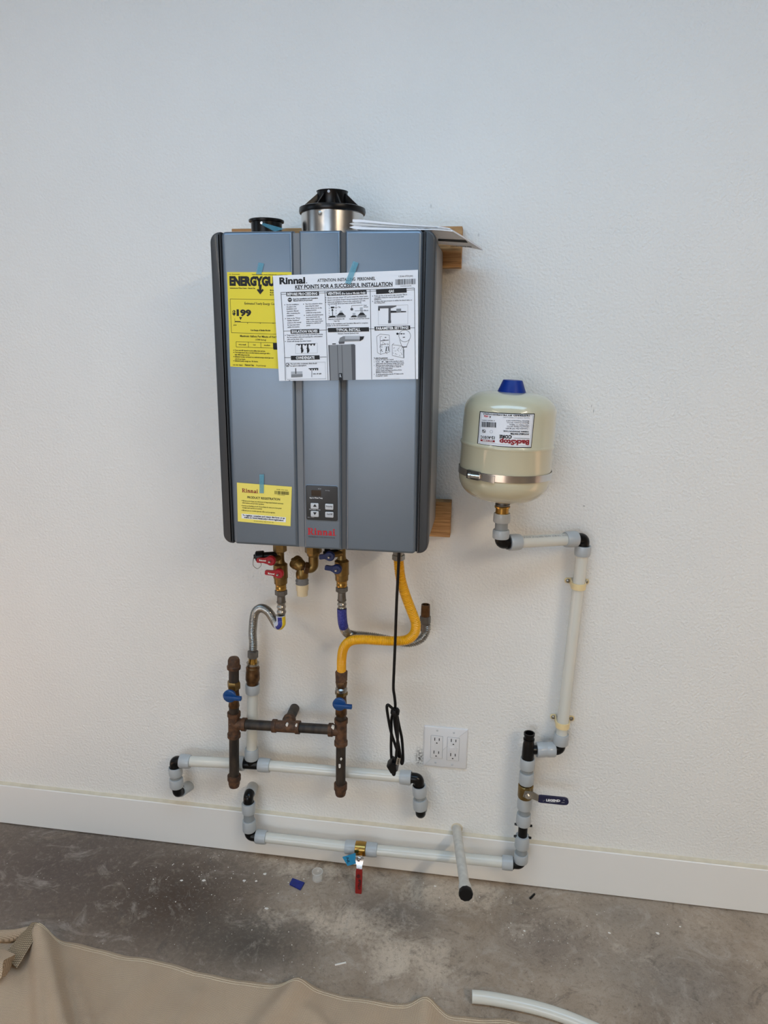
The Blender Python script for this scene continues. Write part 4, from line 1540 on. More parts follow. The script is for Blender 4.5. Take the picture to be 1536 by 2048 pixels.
pt.text('NL', 300, 755, 350, 915, 62, 'ink_black', 0.0, res=2)
pt.build(tt, {'ink_black': 'handwriting'})

# ================================================================== branch to the expansion tank
YT, TRAD = -0.140, 0.1055
riser = thing('tank_branch_pipe', 'white plastic pipe rising from the black tee to the expansion tank', 'pipe run', at(1123, 1490, 0))
XT2 = at(1053, 1545, YL).x
zt2 = lambda py: zc(py, XC, YL)
sring(riser, 1566, 1544)
pex_pipe(riser, V(XC, YL, zs(1547)), V(XC, YL, zs(1532)), 0.0158, 'pex_gap')
sring(riser, 1536, 1516)
q = MB().lathe((XC, YL, zs(1520)), UP, [(0, FIT_R * 1.15), (zs(1488) - zs(1520), FIT_R * 1.05), (zs(1480) - zs(1520), FIT_R * .9), (zs(1480) - zs(1520), FIT_R * 1.02), (zs(1477) - zs(1520), FIT_R * 1.02),
                                        (zs(1477) - zs(1520), FIT_R * .88), (zs(1470) - zs(1520), FIT_R * .9), (zs(1470) - zs(1520), FIT_R * 1.0), (zs(1466) - zs(1520), FIT_R * 1.0), (zs(1466) - zs(1520), FIT_R * .78), (zs(1478) - zs(1520), FIT_R * .76)], 22)
tb = at(1060, 1500, YL)
tbp = V(XC, YL, tb.z)
YRS = -0.038
er = at(1119.5, 1499, YRS)
db = (er - tbp).normalized()
q.lathe(tbp, db, [(0, .0125), (.026, .0125)], 16)
part('tee', q, 'black_plastic', riser)
pex_ring(riser, tbp + db * .022, db, .029)
pex_pipe(riser, tbp + db * .045, tbp + db * .07, .0158, 'pex_gap')
pex_ring(riser, er - db * .014, -db, .026)
pex_elbow(riser, er, -db, UP, .02, .022)
etop = at(1168, 1077, YRS)
dr = (etop - er).normalized()
pex_ring(riser, er + dr * .018, dr, .030)
pex_pipe(riser, er + dr * .04, etop - dr * .03)
pex_ring(riser, etop - dr * .018, -dr, .026)
ebot = at(1001, 1086, YT)
dh = (ebot - etop).normalized()
pex_elbow(riser, etop, dh, -dr, .022, .022)
pex_ring(riser, etop + dh * .022, dh, .032)
pr_ = pex_pipe(riser, etop + dh * .04, ebot - dh * .04)
pex_ring(riser, ebot - dh * .022, -dh, .030)
pex_elbow(riser, ebot, -dh, UP, .02, .024)
XK = ebot.x
zk = lambda py: zc(py, XK, YT)
pex_ring(riser, V(XK, YT, zk(1076)), UP, zk(1059) - zk(1076))
pex_pipe(riser, V(XK, YT, zk(1060)), V(XK, YT, zk(1043)), .0152, 'pex_gap')
pex_ring(riser, V(XK, YT, zk(1044)), UP, zk(1026) - zk(1044))
part('brass_adapter', MB().lathe((XK, YT, zk(1028)), UP, [(0, .0155), (zk(1015) - zk(1028), .0155), (zk(1015) - zk(1028), .018), (zk(1012) - zk(1028), .0185), (zk(1011) - zk(1028), .0165)], 24), 'brass_new', riser)
# printed line of pipe lettering along the top pipe
prt = Print((880, 740, 4.518), lambda px, py: (at(px, py, YT).x, at(px, py, YT).z), lambda a, b, o: V(a, 0, b))
vs, fs = glyphs('UPONOR  3/4  AQUAPEX  NSF-PW  ASTM F876  100 PSI', 0.01, 1)
wx = max(v[0] for v in vs)
ax = (ebot - etop)
Lp = ax.length
axn = -dh
side = (CAM - (ebot + etop) / 2)
side = (side - axn * side.dot(axn)).normalized()
nrm_up = axn.cross(side)
if nrm_up.z < 0:
    nrm_up = -nrm_up
out = []
for (x, y) in vs:
    s = x / wx
    w_ = 0.55 + (y * 0.0085) / PEX_R
    p = ebot + axn * (0.055 + s * (Lp - 0.11))
    out.append(p + (side * math.cos(w_) + nrm_up * math.sin(w_)) * (PEX_R + .0003))
part('pipe_lettering', MB().add(out, fs), 'ink_grey', riser, fix=False)

# ================================================================== expansion tank
TILT = math.radians(2.1)
TROT = None
tk = thing('expansion_tank', 'cream expansion tank hanging upside down with a blue top cap', 'tank', V(XK + .001, YT, zk(1012)))
XTK = at(1009, 900, YT).x
zq = lambda py: zc(py, XTK, YT)
zb = zq(1001)
zs_, zrm, ztop = zq(815), zq(886), zq(783)
R_ = TRAD
pf = [(zb, .020)]
zlow = zq(951)
for k in range(0, 11):
    w_ = k / 10 * math.pi / 2
    pf.append((zlow - (zlow - zb - .002) * math.cos(w_) ** 1.0, .016 + (R_ - .016) * math.sin(w_) ** .72))
pf += [(zrm - .006, R_), (zrm - .003, R_ + .0012), (zrm, R_ + .0022), (zrm + .003, R_ + .0012), (zrm + .006, R_ * .995), (zs_ - .012, R_ * .99)]
for k in range(1, 11):
    w_ = k / 10 * math.pi / 2
    pf.append((zs_ - .012 + (ztop - zs_ + .012) * math.sin(w_), .024 + (R_ * .99 - .024) * math.cos(w_) ** .62))
part('shell', MB().lathe((XTK, YT, 0), UP, pf, 64), 'tank_cream', tk)
part('neck', MB().lathe((XK, YT, zk(1013)), UP, [(0, .0165), (zk(1008) - zk(1013), .0172), (zk(1008) - zk(1013), .0155), (zk(996) - zk(1013), .0155)], 24), 'steel_dull', tk)
zcp = ztop - .004
part('valve_cap', MB().lathe((XTK, YT, zcp), UP, [(0, .0325), (.002, .0325), (zq(761) - zcp - .001, .0225), (zq(760) - zcp, .0215)], 32), 'cap_blue', tk)


TKP = V(XK, YT, zk(1005))
TROT = Matrix.Translation(TKP) @ Matrix.Rotation(TILT, 4, 'Y') @ Matrix.Translation(-TKP)
_i0 = len(bpy.data.objects)


def cyl2d(px, py):
    # the tank leans a little to the right; undo the lean first
    qx, qy = px - 1000.5, py - 1005
    px, py = 1000.5 + qx * math.cos(TILT) + qy * math.sin(TILT), 1005 - qx * math.sin(TILT) + qy * math.cos(TILT)
    d = ray(px, py)
    o = CAM - V(XTK, YT, 0)
    rr_ = R_ * .992
    A_ = d.x ** 2 + d.y ** 2
    B_ = 2 * (o.x * d.x + o.y * d.y)
    C_ = o.x ** 2 + o.y ** 2 - rr_ ** 2
    t = (-B_ - math.sqrt(max(0, B_ * B_ - 4 * A_ * C_))) / (2 * A_)
    p = o + d * t
    return math.atan2(p.x, -p.y) * rr_, p.z


def cylemb(a, b, o):
    rr_ = R_ * .992
    w_ = a / rr_
    return V(XTK + (rr_ + o) * math.sin(w_), YT - (rr_ + o) * math.cos(w_), b)


tl = Print((940, 800, 10.24), cyl2d, cylemb, 0.0005)
base = [(195, 232), (1315, 280), (1245, 985), (140, 905)]
tl.poly(base, 'ink_black', 1, 12)
tl.poly([(212, 252), (1296, 298), (1232, 966), (160, 890)], 'paper_white', 1.6, 12)
for (x0, y0, x1, y1) in ((232, 272, 262, 273), (1230, 318, 1274, 320), (1274, 320, 1212, 948), (1212, 948, 178, 878), (178, 878, 232, 272)):
    tl.line(x0, y0, x1, y1, 4, 'ink_soft', 2.2)
UD = 3
tl.text('PREFERRED BY PROFESSIONALS', 1210, 306, 270, 270, 30, 'ink_black', .02, UD)
tl.text('Patent No. 5,386,925 and 5,484,079 pending', 1204, 362, 672, 348, 20, 'ink_grey', 0, UD)
for (s, x0, y0, x1, y1) in (('Maximum Temperature: 200 F', 1190, 422, 736, 410), ('Maximum Pressure: 150 P.S.I.', 1190, 460, 742, 450), ('Tank Volume: 2.1 Gallons', 1186, 506, 796, 494), ('Factory Pre-Charge: 40 P.S.I.', 1180, 540, 742, 528), ('Connection Size: 3/4" M-NPT', 1174, 580, 720, 568)):
    tl.text('• ' + s, x0 + 26, y0, x1, y1, 26, 'ink_soft', .01, UD)
tl.text('THERMAL EXPANSION TANK', 1190, 636, 672, 622, 28, 'ink_black', .02, UD)
tl.text('POTABLE WATER', 1190, 684, 812, 676, 32, 'ink_black', .035, UD)
tl.line(1206, 794, 880, 780, 7, 'ink_black', UD)
tl.text('CORE', 848, 726, 596, 716, 66, 'ink_black', .04, UD, 2)
tl.text('BackStop', 1200, 824, 596, 806, 96, 'ink_maroon', .035, UD, 2)
tl.text('12-A101C', 502, 748, 216, 732, 58, 'ink_black', .02, UD, 2)
tl.poly([(214, 806), (502, 828), (502, 868), (214, 842)], 'ink_maroon', UD, 3)
tl.text('PART NUMBER', 462, 832, 258, 818, 22, 'ink_white', .02, 5)
tl.barcode(240, 446, 534, 462, 106, 'ink_black', 9, UD)
tl.text('0 98268 31404 6', 500, 416, 240, 404, 22, 'ink_black', 0, UD)
tl.text('A', 426, 332, 392, 329, 44, 'ink_black', .03, UD)
tl.text('cta', 376, 326, 284, 318, 38, 'ink_red', .02, UD)
tl.ring(284, 640, 36, 10, 'ink_soft', UD)
tl.ring(430, 650, 32, 6, 'ink_light', UD)
tl.line(250, 610, 310, 668, 12, 'ink_black', UD)
lab = part('label_sheet', tl.m.pop(('paper_white', None)), 'paper_white', tk, 'white label printed upside down with red letters', fix=False)
tl.build(lab, {'ink_black': 'label_print', 'ink_red': 'red_print', 'ink_maroon': 'red_print', 'ink_white': 'heading_text'})

# hose clamp strapped round the tank
zst = zq(941)
sp = thing('strap_clamp', 'stainless steel strap clamped around the cream tank', 'clamp', V(XTK, YT, zst))
rb_ = R_ + .0012
part('band', MB().lathe((XTK, YT, zst - .0078), UP, [(0, rb_), (.0156, rb_), (.0156, rb_ + .0009), (0, rb_ + .0009), (0, rb_)], 96, cap=(False, False)), 'steel_bright', sp)


def band_piece(px0, px1, h, rad, th, dz=0.0):
    a0, a1 = cyl2d(px0, 938)[0] / (R_ * .992), cyl2d(px1, 938)[0] / (R_ * .992)
    q = MB()
    vs, fs = [], []
    n = 8
    for i in range(n + 1):
        t = i / n
        w_ = a0 + (a1 - a0) * t
        for (rr_, zz_) in ((rad, -h / 2), (rad + th, -h / 2), (rad + th, h / 2), (rad, h / 2)):
            vs.append((XTK + rr_ * math.sin(w_), YT - rr_ * math.cos(w_), zst + zz_ + dz * t))
    for i in range(n):
        for k in range(4):
            fs.append((4 * i + k, 4 * i + (k + 1) % 4, 4 * i + 4 + (k + 1) % 4, 4 * i + 4 + k))
    fs += [(0, 1, 2, 3), (4 * n, 4 * n + 1, 4 * n + 2, 4 * n + 3)]
    return q.add(vs, fs)


part('screw_housing', band_piece(940, 962, .019, rb_ + .001, .007), 'steel_dull', sp)
part('band_tail', band_piece(956, 991, .0155, rb_ + .0022, .0016, -.003), 'steel_bright', sp)
aw = cyl2d(964, 938)[0]
p0 = cylemb(aw, zst, .009)
part('worm_screw', MB().lathe(p0, V(-.93, .28, .0), [(0, .0050), (.020, .0050), (.020, .0064), (.026, .0064)], 12), 'steel_bright', sp)
for root in (tk, sp):
    M_ = Matrix.Translation(-ROOT[root.name]) @ TROT @ Matrix.Translation(ROOT[root.name])
    for o in [c for c in col.objects if c.parent is root or (c.parent and c.parent.parent is root)]:
        if o.name.split('.')[0] != 'neck':
            o.data.transform(M_)

# pipe clamps
for (py, lpx, rpx, bpx, lab) in ((1161, 1136, 1172, 1157.5, 'cream plastic pipe clamp screwed to the wall at the top of the riser pipe'),
                                 (1434, 1107, 1143, 1128, 'cream plastic pipe clamp screwed to the wall just above the black tee')):
    s = (py - 1499) / (1077 - 1499)
    axis = er + (etop - er) * s
    zc_ = at(lpx, py, -.006).z - .001
    k = (zc_ - er.z) / (etop.z - er.z)
    c = er + (etop - er) * k
    cl = thing('pipe_clamp', lab, 'clamp', V(c.x, 0, zc_), 'pipe clamps on the riser')
    q = MB()
    ro, ri, h = PEX_R + .0032, PEX_R + .0004, .016
    vs, fs = [], []
    n = 18
    pts = [(c.x - ro, -.002)] + [(c.x + ro * math.cos(math.pi + math.pi * i / n), c.y + ro * math.sin(math.pi + math.pi * i / n)) for i in range(n + 1)] + [(c.x + ro, -.002)]
    ptsi = [(c.x - ri, -.002)] + [(c.x + ri * math.cos(math.pi + math.pi * i / n), c.y + ri * math.sin(math.pi + math.pi * i / n)) for i in range(n + 1)] + [(c.x + ri, -.002)]
    for (po, pi) in zip(pts, ptsi):
        for (x, y) in (po, pi):
            for z in (zc_ - h / 2, zc_ + h / 2):
                vs.append((x, y, z))
    for i in range(len(pts) - 1):
        b = 4 * i
        fs += [(b, b + 4, b + 5, b + 1), (b + 2, b + 3, b + 7, b + 6), (b + 1, b + 5, b + 7, b + 3), (b, b + 2, b + 6, b + 4)]
    q.add(vs, fs)
    part('band', q, 'clamp_cream', cl)
    for (px, sg) in ((lpx, -1), (rpx, 1)):
        sx_ = at(px, py + (1 if sg > 0 else 0), -.006).x
        ear = MB().slab(rounded_rect(min(c.x + sg * ri, sx_ + sg * .0085), max(c.x + sg * ri, sx_ + sg * .0085), zc_ - .007, zc_ + .007, .0066, (sg < 0, sg > 0, sg > 0, sg < 0)), -.0003, -.0045, .001, 2)
        part('ear', ear, 'clamp_cream', cl)
        part('screw', MB().lathe((sx_, -.0045, zc_), FR, [(0, .0055), (.0022, .005), (.0036, .0025)], 14), 'steel', cl)

# ================================================================== gas manifold
YG = -0.095
CG = (320, 1290, 2.844)
g = lambda x, y, Y=YG: at(CG[0] + x / CG[2], CG[1] + y / CG[2], Y)
sg_ = scale_at(g(700, 460)) * CG[2]
rp = lambda wpx: wpx / sg_
gas = thing('gas_manifold', 'rusty black iron gas pipe manifold shaped like a letter H', 'pipe manifold', at(589, 1417, 0))
XL, XR = g(420, 450).x, g(1030, 480).x
XL0, XL1 = at(467.6, 1316, YG), at(468.4, 1572, YG)
XR0, XR1 = at(683, 1346, YG), at(681, 1585, YG)
zl = lambda y: zc(CG[1] + y / CG[2], XL, YG)
zr_ = lambda y: zc(CG[1] + y / CG[2], XR, YG)


def axis_at(X, z):
    p0, p1 = (XL0, XL1) if X == XL else (XR0, XR1)
    d_ = (p0 - p1).normalized()
    return p1 + d_ * ((z - p1.z) / d_.z), d_


def column(X, zf_, secs, parent):
    for (nm, m_, y_low, prof_, seg) in secs:
        z0_ = zf_(y_low)
        p_, d_ = axis_at(X, z0_)
        part(nm, MB().lathe(p_, d_, [(zf_(y) - z0_, r) for y, r in prof_], seg), m_, parent)


P_, Bn = rp(28.5), rp(38)
column(XL, zl, (
    ('pipe_cap', 'rust_iron', 133, [(133, rp(38)), (118, rp(39)), (113, rp(34)), (84, rp(33)), (72, rp(27)), (69, rp(14))], 20),
    ('pipe_nipple', 'black_iron', 212, [(212, P_), (130, P_)], 20),
    ('pipe_nipple', 'black_iron', 392, [(392, P_), (340, P_)], 20),
    ('drip_leg', 'black_iron', 750, [(750, P_), (518, P_)], 20),
    ('pipe_cap', 'rust_iron', 805, [(808, rp(20)), (804, rp(29)), (790, rp(33)), (768, rp(34)), (766, rp(39)), (742, rp(39)), (740, P_)], 20),
), gas)
column(XR, zr_, (
    ('pipe_nipple', 'black_iron', 424, [(424, P_), (370, P_)], 20),
    ('drip_leg', 'black_iron', 795, [(795, P_ * .98), (560, P_ * .98)], 20),
    ('pipe_cap', 'rust_iron', 854, [(856, rp(20)), (852, rp(28)), (838, rp(32)), (820, rp(33)), (818, rp(38)), (788, rp(38)), (786, P_)], 20),
), gas)


def tee3(X, z_top, z_bot, c, d, length, parent):
    q = MB()
    hb = .012
    pa_, da_ = axis_at(X, z_bot)
    q.lathe(pa_, da_, [(0, Bn), (hb * .9, Bn), (hb, rp(33)), (z_top - z_bot - hb, rp(33)), (z_top - z_bot - hb * .9, Bn), (z_top - z_bot, Bn)], 22)
    q.lathe(c, d, [(0, rp(32)), (length - hb, rp(33)), (length - hb * .9, Bn), (length, Bn)], 22)
    return part('tee', q, 'rust_iron', parent)


tl_c, tr_c, tm_c = g(420, 448), g(1028, 486), g(718, 464)
tl_c, tr_c = axis_at(XL, tl_c.z)[0], axis_at(XR, tr_c.z)[0]
dm = (tr_c - tl_c).normalized()
tee3(XL, zl(382), zl(522), tl_c, dm, rp(72), gas)
tee3(XR, zr_(420), zr_(566), tr_c, -dm, rp(70), gas)
part('pipe_nipple', MB().lathe(g(478, 451), dm, [(0, P_), ((g(650, 461) - g(478, 451)).length, P_)], 20), 'black_iron', gas)
part('pipe_nipple', MB().lathe(g(795, 470), dm, [(0, P_), ((g(972, 482) - g(795, 470)).length, P_)], 20), 'black_iron', gas)
wl = at(589.5, 1416, 0)
db_ = (wl - tm_c).normalized()
q = MB()
L2 = rp(160)
q.lathe(tm_c - dm * L2 / 2, dm, [(0, Bn), (.011, Bn), (.012, rp(33)), (L2 - .012, rp(33)), (L2 - .011, Bn), (L2, Bn)], 22)
q.lathe(tm_c, db_, [(0, rp(33)), (.026, rp(33)), (.027, Bn), (.037, Bn)], 22)
part('tee', q, 'rust_iron', gas)
part('pipe_nipple', MB().lathe(tm_c + db_ * .03, db_, [(0, P_), ((wl - tm_c).length - .026, P_)], 20), 'black_iron', gas)


for (x, y, r) in ((722, 455, .004), (775, 458, .0035), (983, 470, .005), (1022, 690, .005), (1030, 650, .003), (400, 452, .002)):
    p_ = g(x, y, YG - .0142 if x not in (722, 775) else YG - .0158)
    rnf = random.Random(x)
    pts = [(p_.x + r * rnf.uniform(.5, 1) * math.cos(k * .785), p_.z + 1.7 * r * rnf.uniform(.5, 1) * math.sin(k * .785)) for k in range(8)]
    part('paint_fleck', MB().slab(pts, p_.y + .006, p_.y - .0004), 'plaster', gas)


def gas_valve(X, zf_, hx, hy, ax_, lab, secs):
    t = thing('gas_valve', lab, 'valve', V(X, YG, zf_(hy + 90)), 'gas shut-off valves on the manifold')
    column(X, zf_, secs, t)
    hc_ = g(hx, hy, YG - 0.038)
    st_ = axis_at(X, hc_.z)[0] + V(0, -.01, 0)
    part('stem', MB().lathe(st_, hc_ - st_, [(0, .008), ((hc_ - st_).length, .007)], 14), 'brass', t)
    q = MB().lathe(hc_ + BK * .004, FR, [(0, rp(36)), (.007, rp(37)), (.009, rp(33))], 28)
    hd = part('handle', q, 'blue_plastic', t)
    e = g(ax_, hy + 4, YG - 0.043)
    q = MB()
    q.bbox_block((hc_.x - .012, hc_.y - .014, hc_.z - rp(11)), (e.x, hc_.y - .003, hc_.z + rp(11)), .002)
    part('handle_blade', q, 'blue_plastic', hd)
    return t


gas_valve(XL, zl, 396, 290, 466, 'brass gas valve with a blue handle under the tall capped pipe', (
    ('hex_collar', 'brass', 246, [(246, rp(34)), (240, rp(38)), (212, rp(38)), (204, rp(34))], 6),
    ('valve_body', 'bronze', 350, [(350, rp(30)), (345, rp(32)), (318, rp(28)), (290, rp(32)), (262, rp(28)), (244, rp(30))], 20)))
gas_valve(XR, zr_, 1020, 336, 1094, 'brass gas valve with a blue handle below the yellow gas hose', (
    ('hex_collar', 'brass', 282, [(282, rp(34)), (278, rp(36)), (262, rp(36)), (258, rp(30))], 6),
    ('valve_body', 'bronze', 400, [(400, rp(27)), (392, rp(33)), (368, rp(32)), (338, rp(32)), (300, rp(28)), (280, rp(30))], 20)))

# ================================================================== hoses
def corrugated(path, r, pitch, amp):
    pts = resample(smooth_path(path, 14), pitch / 6)
    return pts, (lambda s: r + amp * math.cos(2 * math.pi * s / pitch))


# yellow gas connector
gy = thing('gas_hose', 'yellow coated corrugated gas hose bending from heater to gas valve', 'hose', V(XR, YG, zr_(205)), 'flexible hoses')
YV2 = -0.165
pth = [at(797, 1114, YV2), at(798.5, 1135, YV2), at(802, 1160, YV2), at(811, 1190, YV2 + .002), at(823, 1222, -.16), at(831.5, 1246, -.158), at(829, 1266, -.156), at(815, 1279, -.154),
       at(790, 1282, -.152), at(760, 1281, -.150), at(725, 1279, -.147), at(701, 1282, -.140), at(688, 1295, -.126), at(683.5, 1316, -.106), at(683, 1345, YG)]
pts, rf = corrugated(pth, .0117, .0044, .0010)
part('hose', MB().tube(pts, rf, 16), 'yellow_coat', gy, smooth=70)
part('flare_nut', MB().lathe(axis_at(XR, zr_(205))[0], UP, [(0, rp(28)), (.001, rp(32)), (zr_(150) - zr_(205), rp(34)), (zr_(143) - zr_(205), rp(28))], 6, .3), 'rust_iron', gy)
part('flare_nut', MB().lathe(axis_at(XR, zr_(240))[0], UP, [(0, rp(28)), (zr_(210) - zr_(240), rp(33)), (zr_(203) - zr_(240), rp(28))], 6, .1), 'bronze', gy)
part('collar', MB().lathe(axis_at(XR, zr_(262))[0], UP, [(0, rp(33)), (zr_(246) - zr_(262), rp(33)), (zr_(238) - zr_(262), rp(24))], 20), 'steel', gy)
gt = at(797, 1112, YV2)
part('top_nut', MB().lathe(V(gt.x, YV2, zc(1119, gt.x, YV2)), UP, [(0, .0155), (.012, .0155), (.013, .0135), (HZ0 - zc(1119, gt.x, YV2) + .0002, .0135)], 6, .2), 'steel', gy)

# isolation valves -------------------------------------------------------------
CV = (480, 1080, 6.4)
v = lambda x, y, Y: at(CV[0] + x / CV[2], CV[1] + y / CV[2], Y)
YI = -0.155


def iso_valve(cx_, name, label, color, handles, port, ybase):
    X = v(cx_, 350, YI).x
    sc = scale_at(V(X, YI, 1.0)) * CV[2]
    w_ = lambda px: px / sc
    zz_ = lambda y: zc(CV[1] + y / CV[2], X, YI)
    t = thing(name, label, 'valve', V(X, YI, zz_(640)), 'isolation valves under the heater')
    o = ybase
    ztop_ = HZ0 + .002
    part('union_nut', MB().lathe((X, YI, zz_(150 + o)), UP, [(0, w_(74)), (.002, w_(87)), (ztop_ - zz_(150 + o), w_(87))], 6, .25), 'brass', t)
    z0_ = zz_(555 + o)
    part('valve_body', MB().lathe((X, YI, z0_), UP, [(zz_(y + o) - z0_, w_(r)) for y, r in ((555, 72), (552, 84), (485, 86), (480, 94), (400, 92), (310, 92), (285, 60), (250, 52), (140, 52))], 24), 'brass', t)
    z0_ = zz_(632 + o)
    part('nipple', MB().lathe((X, YI, z0_), UP, [(zz_(y + o) - z0_, w_(r)) for y, r in ((632, 70), (610, 72), (590, 66), (584, 72), (570, 70), (560, 76), (550, 70))], 18), 'brass_new', t)
    for (hx, hy, ex, ey, wd) in handles:
        hc_ = v(hx, hy, YI - .034)
        e = v(ex, ey, YI - .036)
        st_ = V(X, YI - .008, hc_.z)
        part('stem', MB().lathe(st_, hc_ - st_, [(0, .007), ((hc_ - st_).length, .006)], 12), 'brass', t)
        dd = e - hc_
        q = MB().lathe(hc_ + BK * .005, FR, [(0, w_(62)), (.008, w_(64)), (.011, w_(52))], 26)
        q.v += []
        bar = strip([hc_ + dd * .1 + V(0, -.001, 0), hc_ + dd * .5 + V(0, -.002, 0), hc_ + dd * .92 + V(0, -.003, 0), e + V(0, -.003, 0)], [w_(52), w_(30), w_(30), w_(22)], .007)
        q.add(bar.v, bar.f)
        hd = part('handle', q, color, t)
        part('screw', MB().lathe(hc_ + FR * .004, FR, [(0, w_(16)), (.009, w_(16)), (.0105, w_(8))], 12), 'steel_bright', hd)
    (px0, py0, px1, py1, r) = port
    a_, b_ = v(px0, py0, YI), v(px1, py1, YI - .01)
    dd = b_ - a_
    Lg = dd.length
    part('drain_port', MB().lathe(a_, dd, [(0, w_(48)), (Lg * .62, w_(48))], 18), 'black_plastic', t)
    part('drain_cap', MB().lathe(a_ + dd * .58, dd, [(0, w_(62)), (Lg * .03, w_(70)), (Lg * .3, w_(70)), (Lg * .33, w_(58)), (Lg * .33, w_(30)), (Lg * .40, w_(28))], 14), 'black_plastic', t)
    return t, X, zz_, w_


hv, XHV, zh, wh = iso_valve(517, 'isolation_valve', 'brass isolation valve with red handles under the heater', 'red_plastic',
                            ((395, 262, 222, 252, 30), (498, 428, 328, 406, 30)), (500, 190, 172, 212, 70), 0)
# thin cap tether
lp = smooth_path([v(250, 270, YI - .03), v(272, 320, YI - .032), v(225, 366, YI - .034), v(172, 330, YI - .034), v(168, 270, YI - .03), v(178, 215, YI - .02)], 8)
part('cap_tether', MB().tube(lp, .0008, 6), 'steel', hv)
ph = plane_print(CV, YI - .0425, .0004)
ph.text('Rinnai', 358, 436, 442, 444, 20, 'ink_white', .04)
ph.text('Rinnai', 246, 268, 334, 274, 20, 'ink_white', .04)
ph.build(hv, {'ink_white': 'handle_lettering'})
cv, XCV, zcv, wc = iso_valve(1302, 'isolation_valve', 'brass isolation valve with blue handles under the heater', 'blue_dark',
                             ((1150, 205, 1020, 212, 30), (1240, 372, 1092, 345, 30)), (1290, 165, 1060, 172, 60), -42)

# steel flex connectors ------------------------------------------------------
def flex_end(t, X, Y, z_nut0, z_nut1, r):
    part('hex_nut', MB().lathe((X, Y, z_nut0), UP, [(0, r * .85), (.0015, r), (z_nut1 - z_nut0 - .0015, r), (z_nut1 - z_nut0, r * .85)], 6, .25), 'steel_dull', t)


hf = thing('flex_hose', 'corrugated steel water hose looping from the red handled valve', 'hose', V(XT, YH, zr(1325)), 'flexible hoses')
flex_end(hf, XHV, YI, zh(706), zh(632), wh(80))
part('sleeve', MB().lathe((XHV, YI, zh(800)), UP, [(0, wh(56)), (zh(740) - zh(800), wh(53)), (zh(700) - zh(800), wh(50))], 20), 'steel_dull', hf)
p1 = [V(XHV, YI, zh(790)), V(XHV, YI, zh(870)), V(XHV, YI, zh(960))]
pts, rf = corrugated(p1, wh(56), .0135, .0013)
part('hose_end', MB().tube(pts, rf, 18), 'steel', hf, smooth=80)
p2 = [v(520, 955, YI), v(525, 1020, YI), v(524, 1066, YI - .002), v(500, 1092, YI + .004), v(462, 1070, YI + .014), v(420, 1000, YI + .028), v(370, 925, YI + .045), v(310, 880, YI + .062), v(250, 876, YI + .076),
      v(200, 918, YI + .086), v(176, 1000, YI + .092), v(167, 1100, YI + .095), v(160, 1200, YI + .097), rp_(1284), rp_(1297)]
pts, rf = corrugated(p2, .0106, .0050, .0011)
part('hose', MB().tube(pts, rf, 18), 'steel', hf, smooth=80)
lb = smooth_path(p2[:6], 10)


def tube_patch(path, r, a0, a1):
    """a strip wrapped on a hose, angles measured from the viewer's side"""
    vs, fs = [], []
    m_, nk = len(path), 6
    for i, p in enumerate(path):
        t_ = (path[min(i + 1, m_ - 1)] - path[max(i - 1, 0)]).normalized()
        f_ = FR - t_ * FR.dot(t_)
        f_.normalize()
        s_ = f_.cross(t_)
        if i == 0 and s_.x < 0:
            pass
        for k in range(nk + 1):
            w_ = math.radians(a0 + (a1 - a0) * k / nk)
            vs.append(p + (f_ * math.cos(w_) + s_ * math.sin(w_)) * r)
    for i in range(m_ - 1):
        for k in range(nk):
            b_ = i * (nk + 1) + k
            fs.append((b_, b_ + 1, b_ + nk + 2, b_ + nk + 1))
    return MB().add(vs, fs)


wrap = part('hose_label', MB().tube(lb[1:36], .0119, 20), 'label_white', hf)
_sgn = 1 if FR.cross(DN).x > 0 else -1
part('label_band', tube_patch(lb[2:30], .0122, -25 * _sgn, 28 * _sgn), 'label_blue', wrap)
part('yellow_band', tube_patch(lb[2:30], .0122, 32 * _sgn, 88 * _sgn), 'label_yellow', wrap)
# its lower end on the riser
part('sleeve', MB().lathe(rp_(1303), RDU, [(0, .0105), (zr(1284) - zr(1303), .0098)], 18), 'steel_dull', hf)
part('hex_nut', MB().lathe(rp_(1315), RDU, [(0, .0125), (.0015, .0145), (zr(1301) - zr(1315), .0145), (zr(1300) - zr(1315), .012)], 6, .3), 'steel_dull', hf)
part('nipple', MB().lathe(rp_(1326), RDU, [(0, .0125), (zr(1313) - zr(1326), .0115)], 16), 'brass_new', hf)

cf = thing('flex_hose', 'corrugated steel water hose with blue label under the blue handled valve', 'hose', at(851, 1285, -.07), 'flexible hoses')
flex_end(cf, XCV, YI, zcv(664), zcv(592), wc(78))
part('sleeve', MB().lathe((XCV, YI, zcv(775)), UP, [(0, wc(56)), (zcv(710) - zcv(775), wc(52)), (zcv(655) - zcv(775), wc(50))], 20), 'steel_dull', cf)
pts, rf = corrugated([V(XCV, YI, zcv(768)), V(XCV, YI, zcv(820)), V(XCV, YI, zcv(872))], wc(55), .0110, .0013)
part('hose_end', MB().tube(pts, rf, 18), 'steel', cf, smooth=80)
YE = -0.062
p3 = [V(XCV, YI, zcv(868)), v(1306, 960, YI), v(1315, 1060, YI + .001), v(1335, 1140, YI + .012), v(1375, 1195, YI + .036), v(1440, 1214, YI + .050), at(722, 1271, -.098), at(755, 1275, -.086), at(790, 1282, -.076), at(820, 1286, -.069), at(842, 1278, -.066),
      at(852, 1262, -.062), at(852.5, 1248, YE)]
pts, rf = corrugated(p3, .0104, .0050, .0011)
part('hose', MB().tube(pts, rf, 18), 'steel', cf, smooth=80)
lb = smooth_path(p3[:4], 10)
part('hose_label', MB().tube(lb[1:27], .0121, 22), 'label_blue', cf)
XE = at(850.5, 1240, YE).x
ze = lambda py: zc(py, XE, YE)
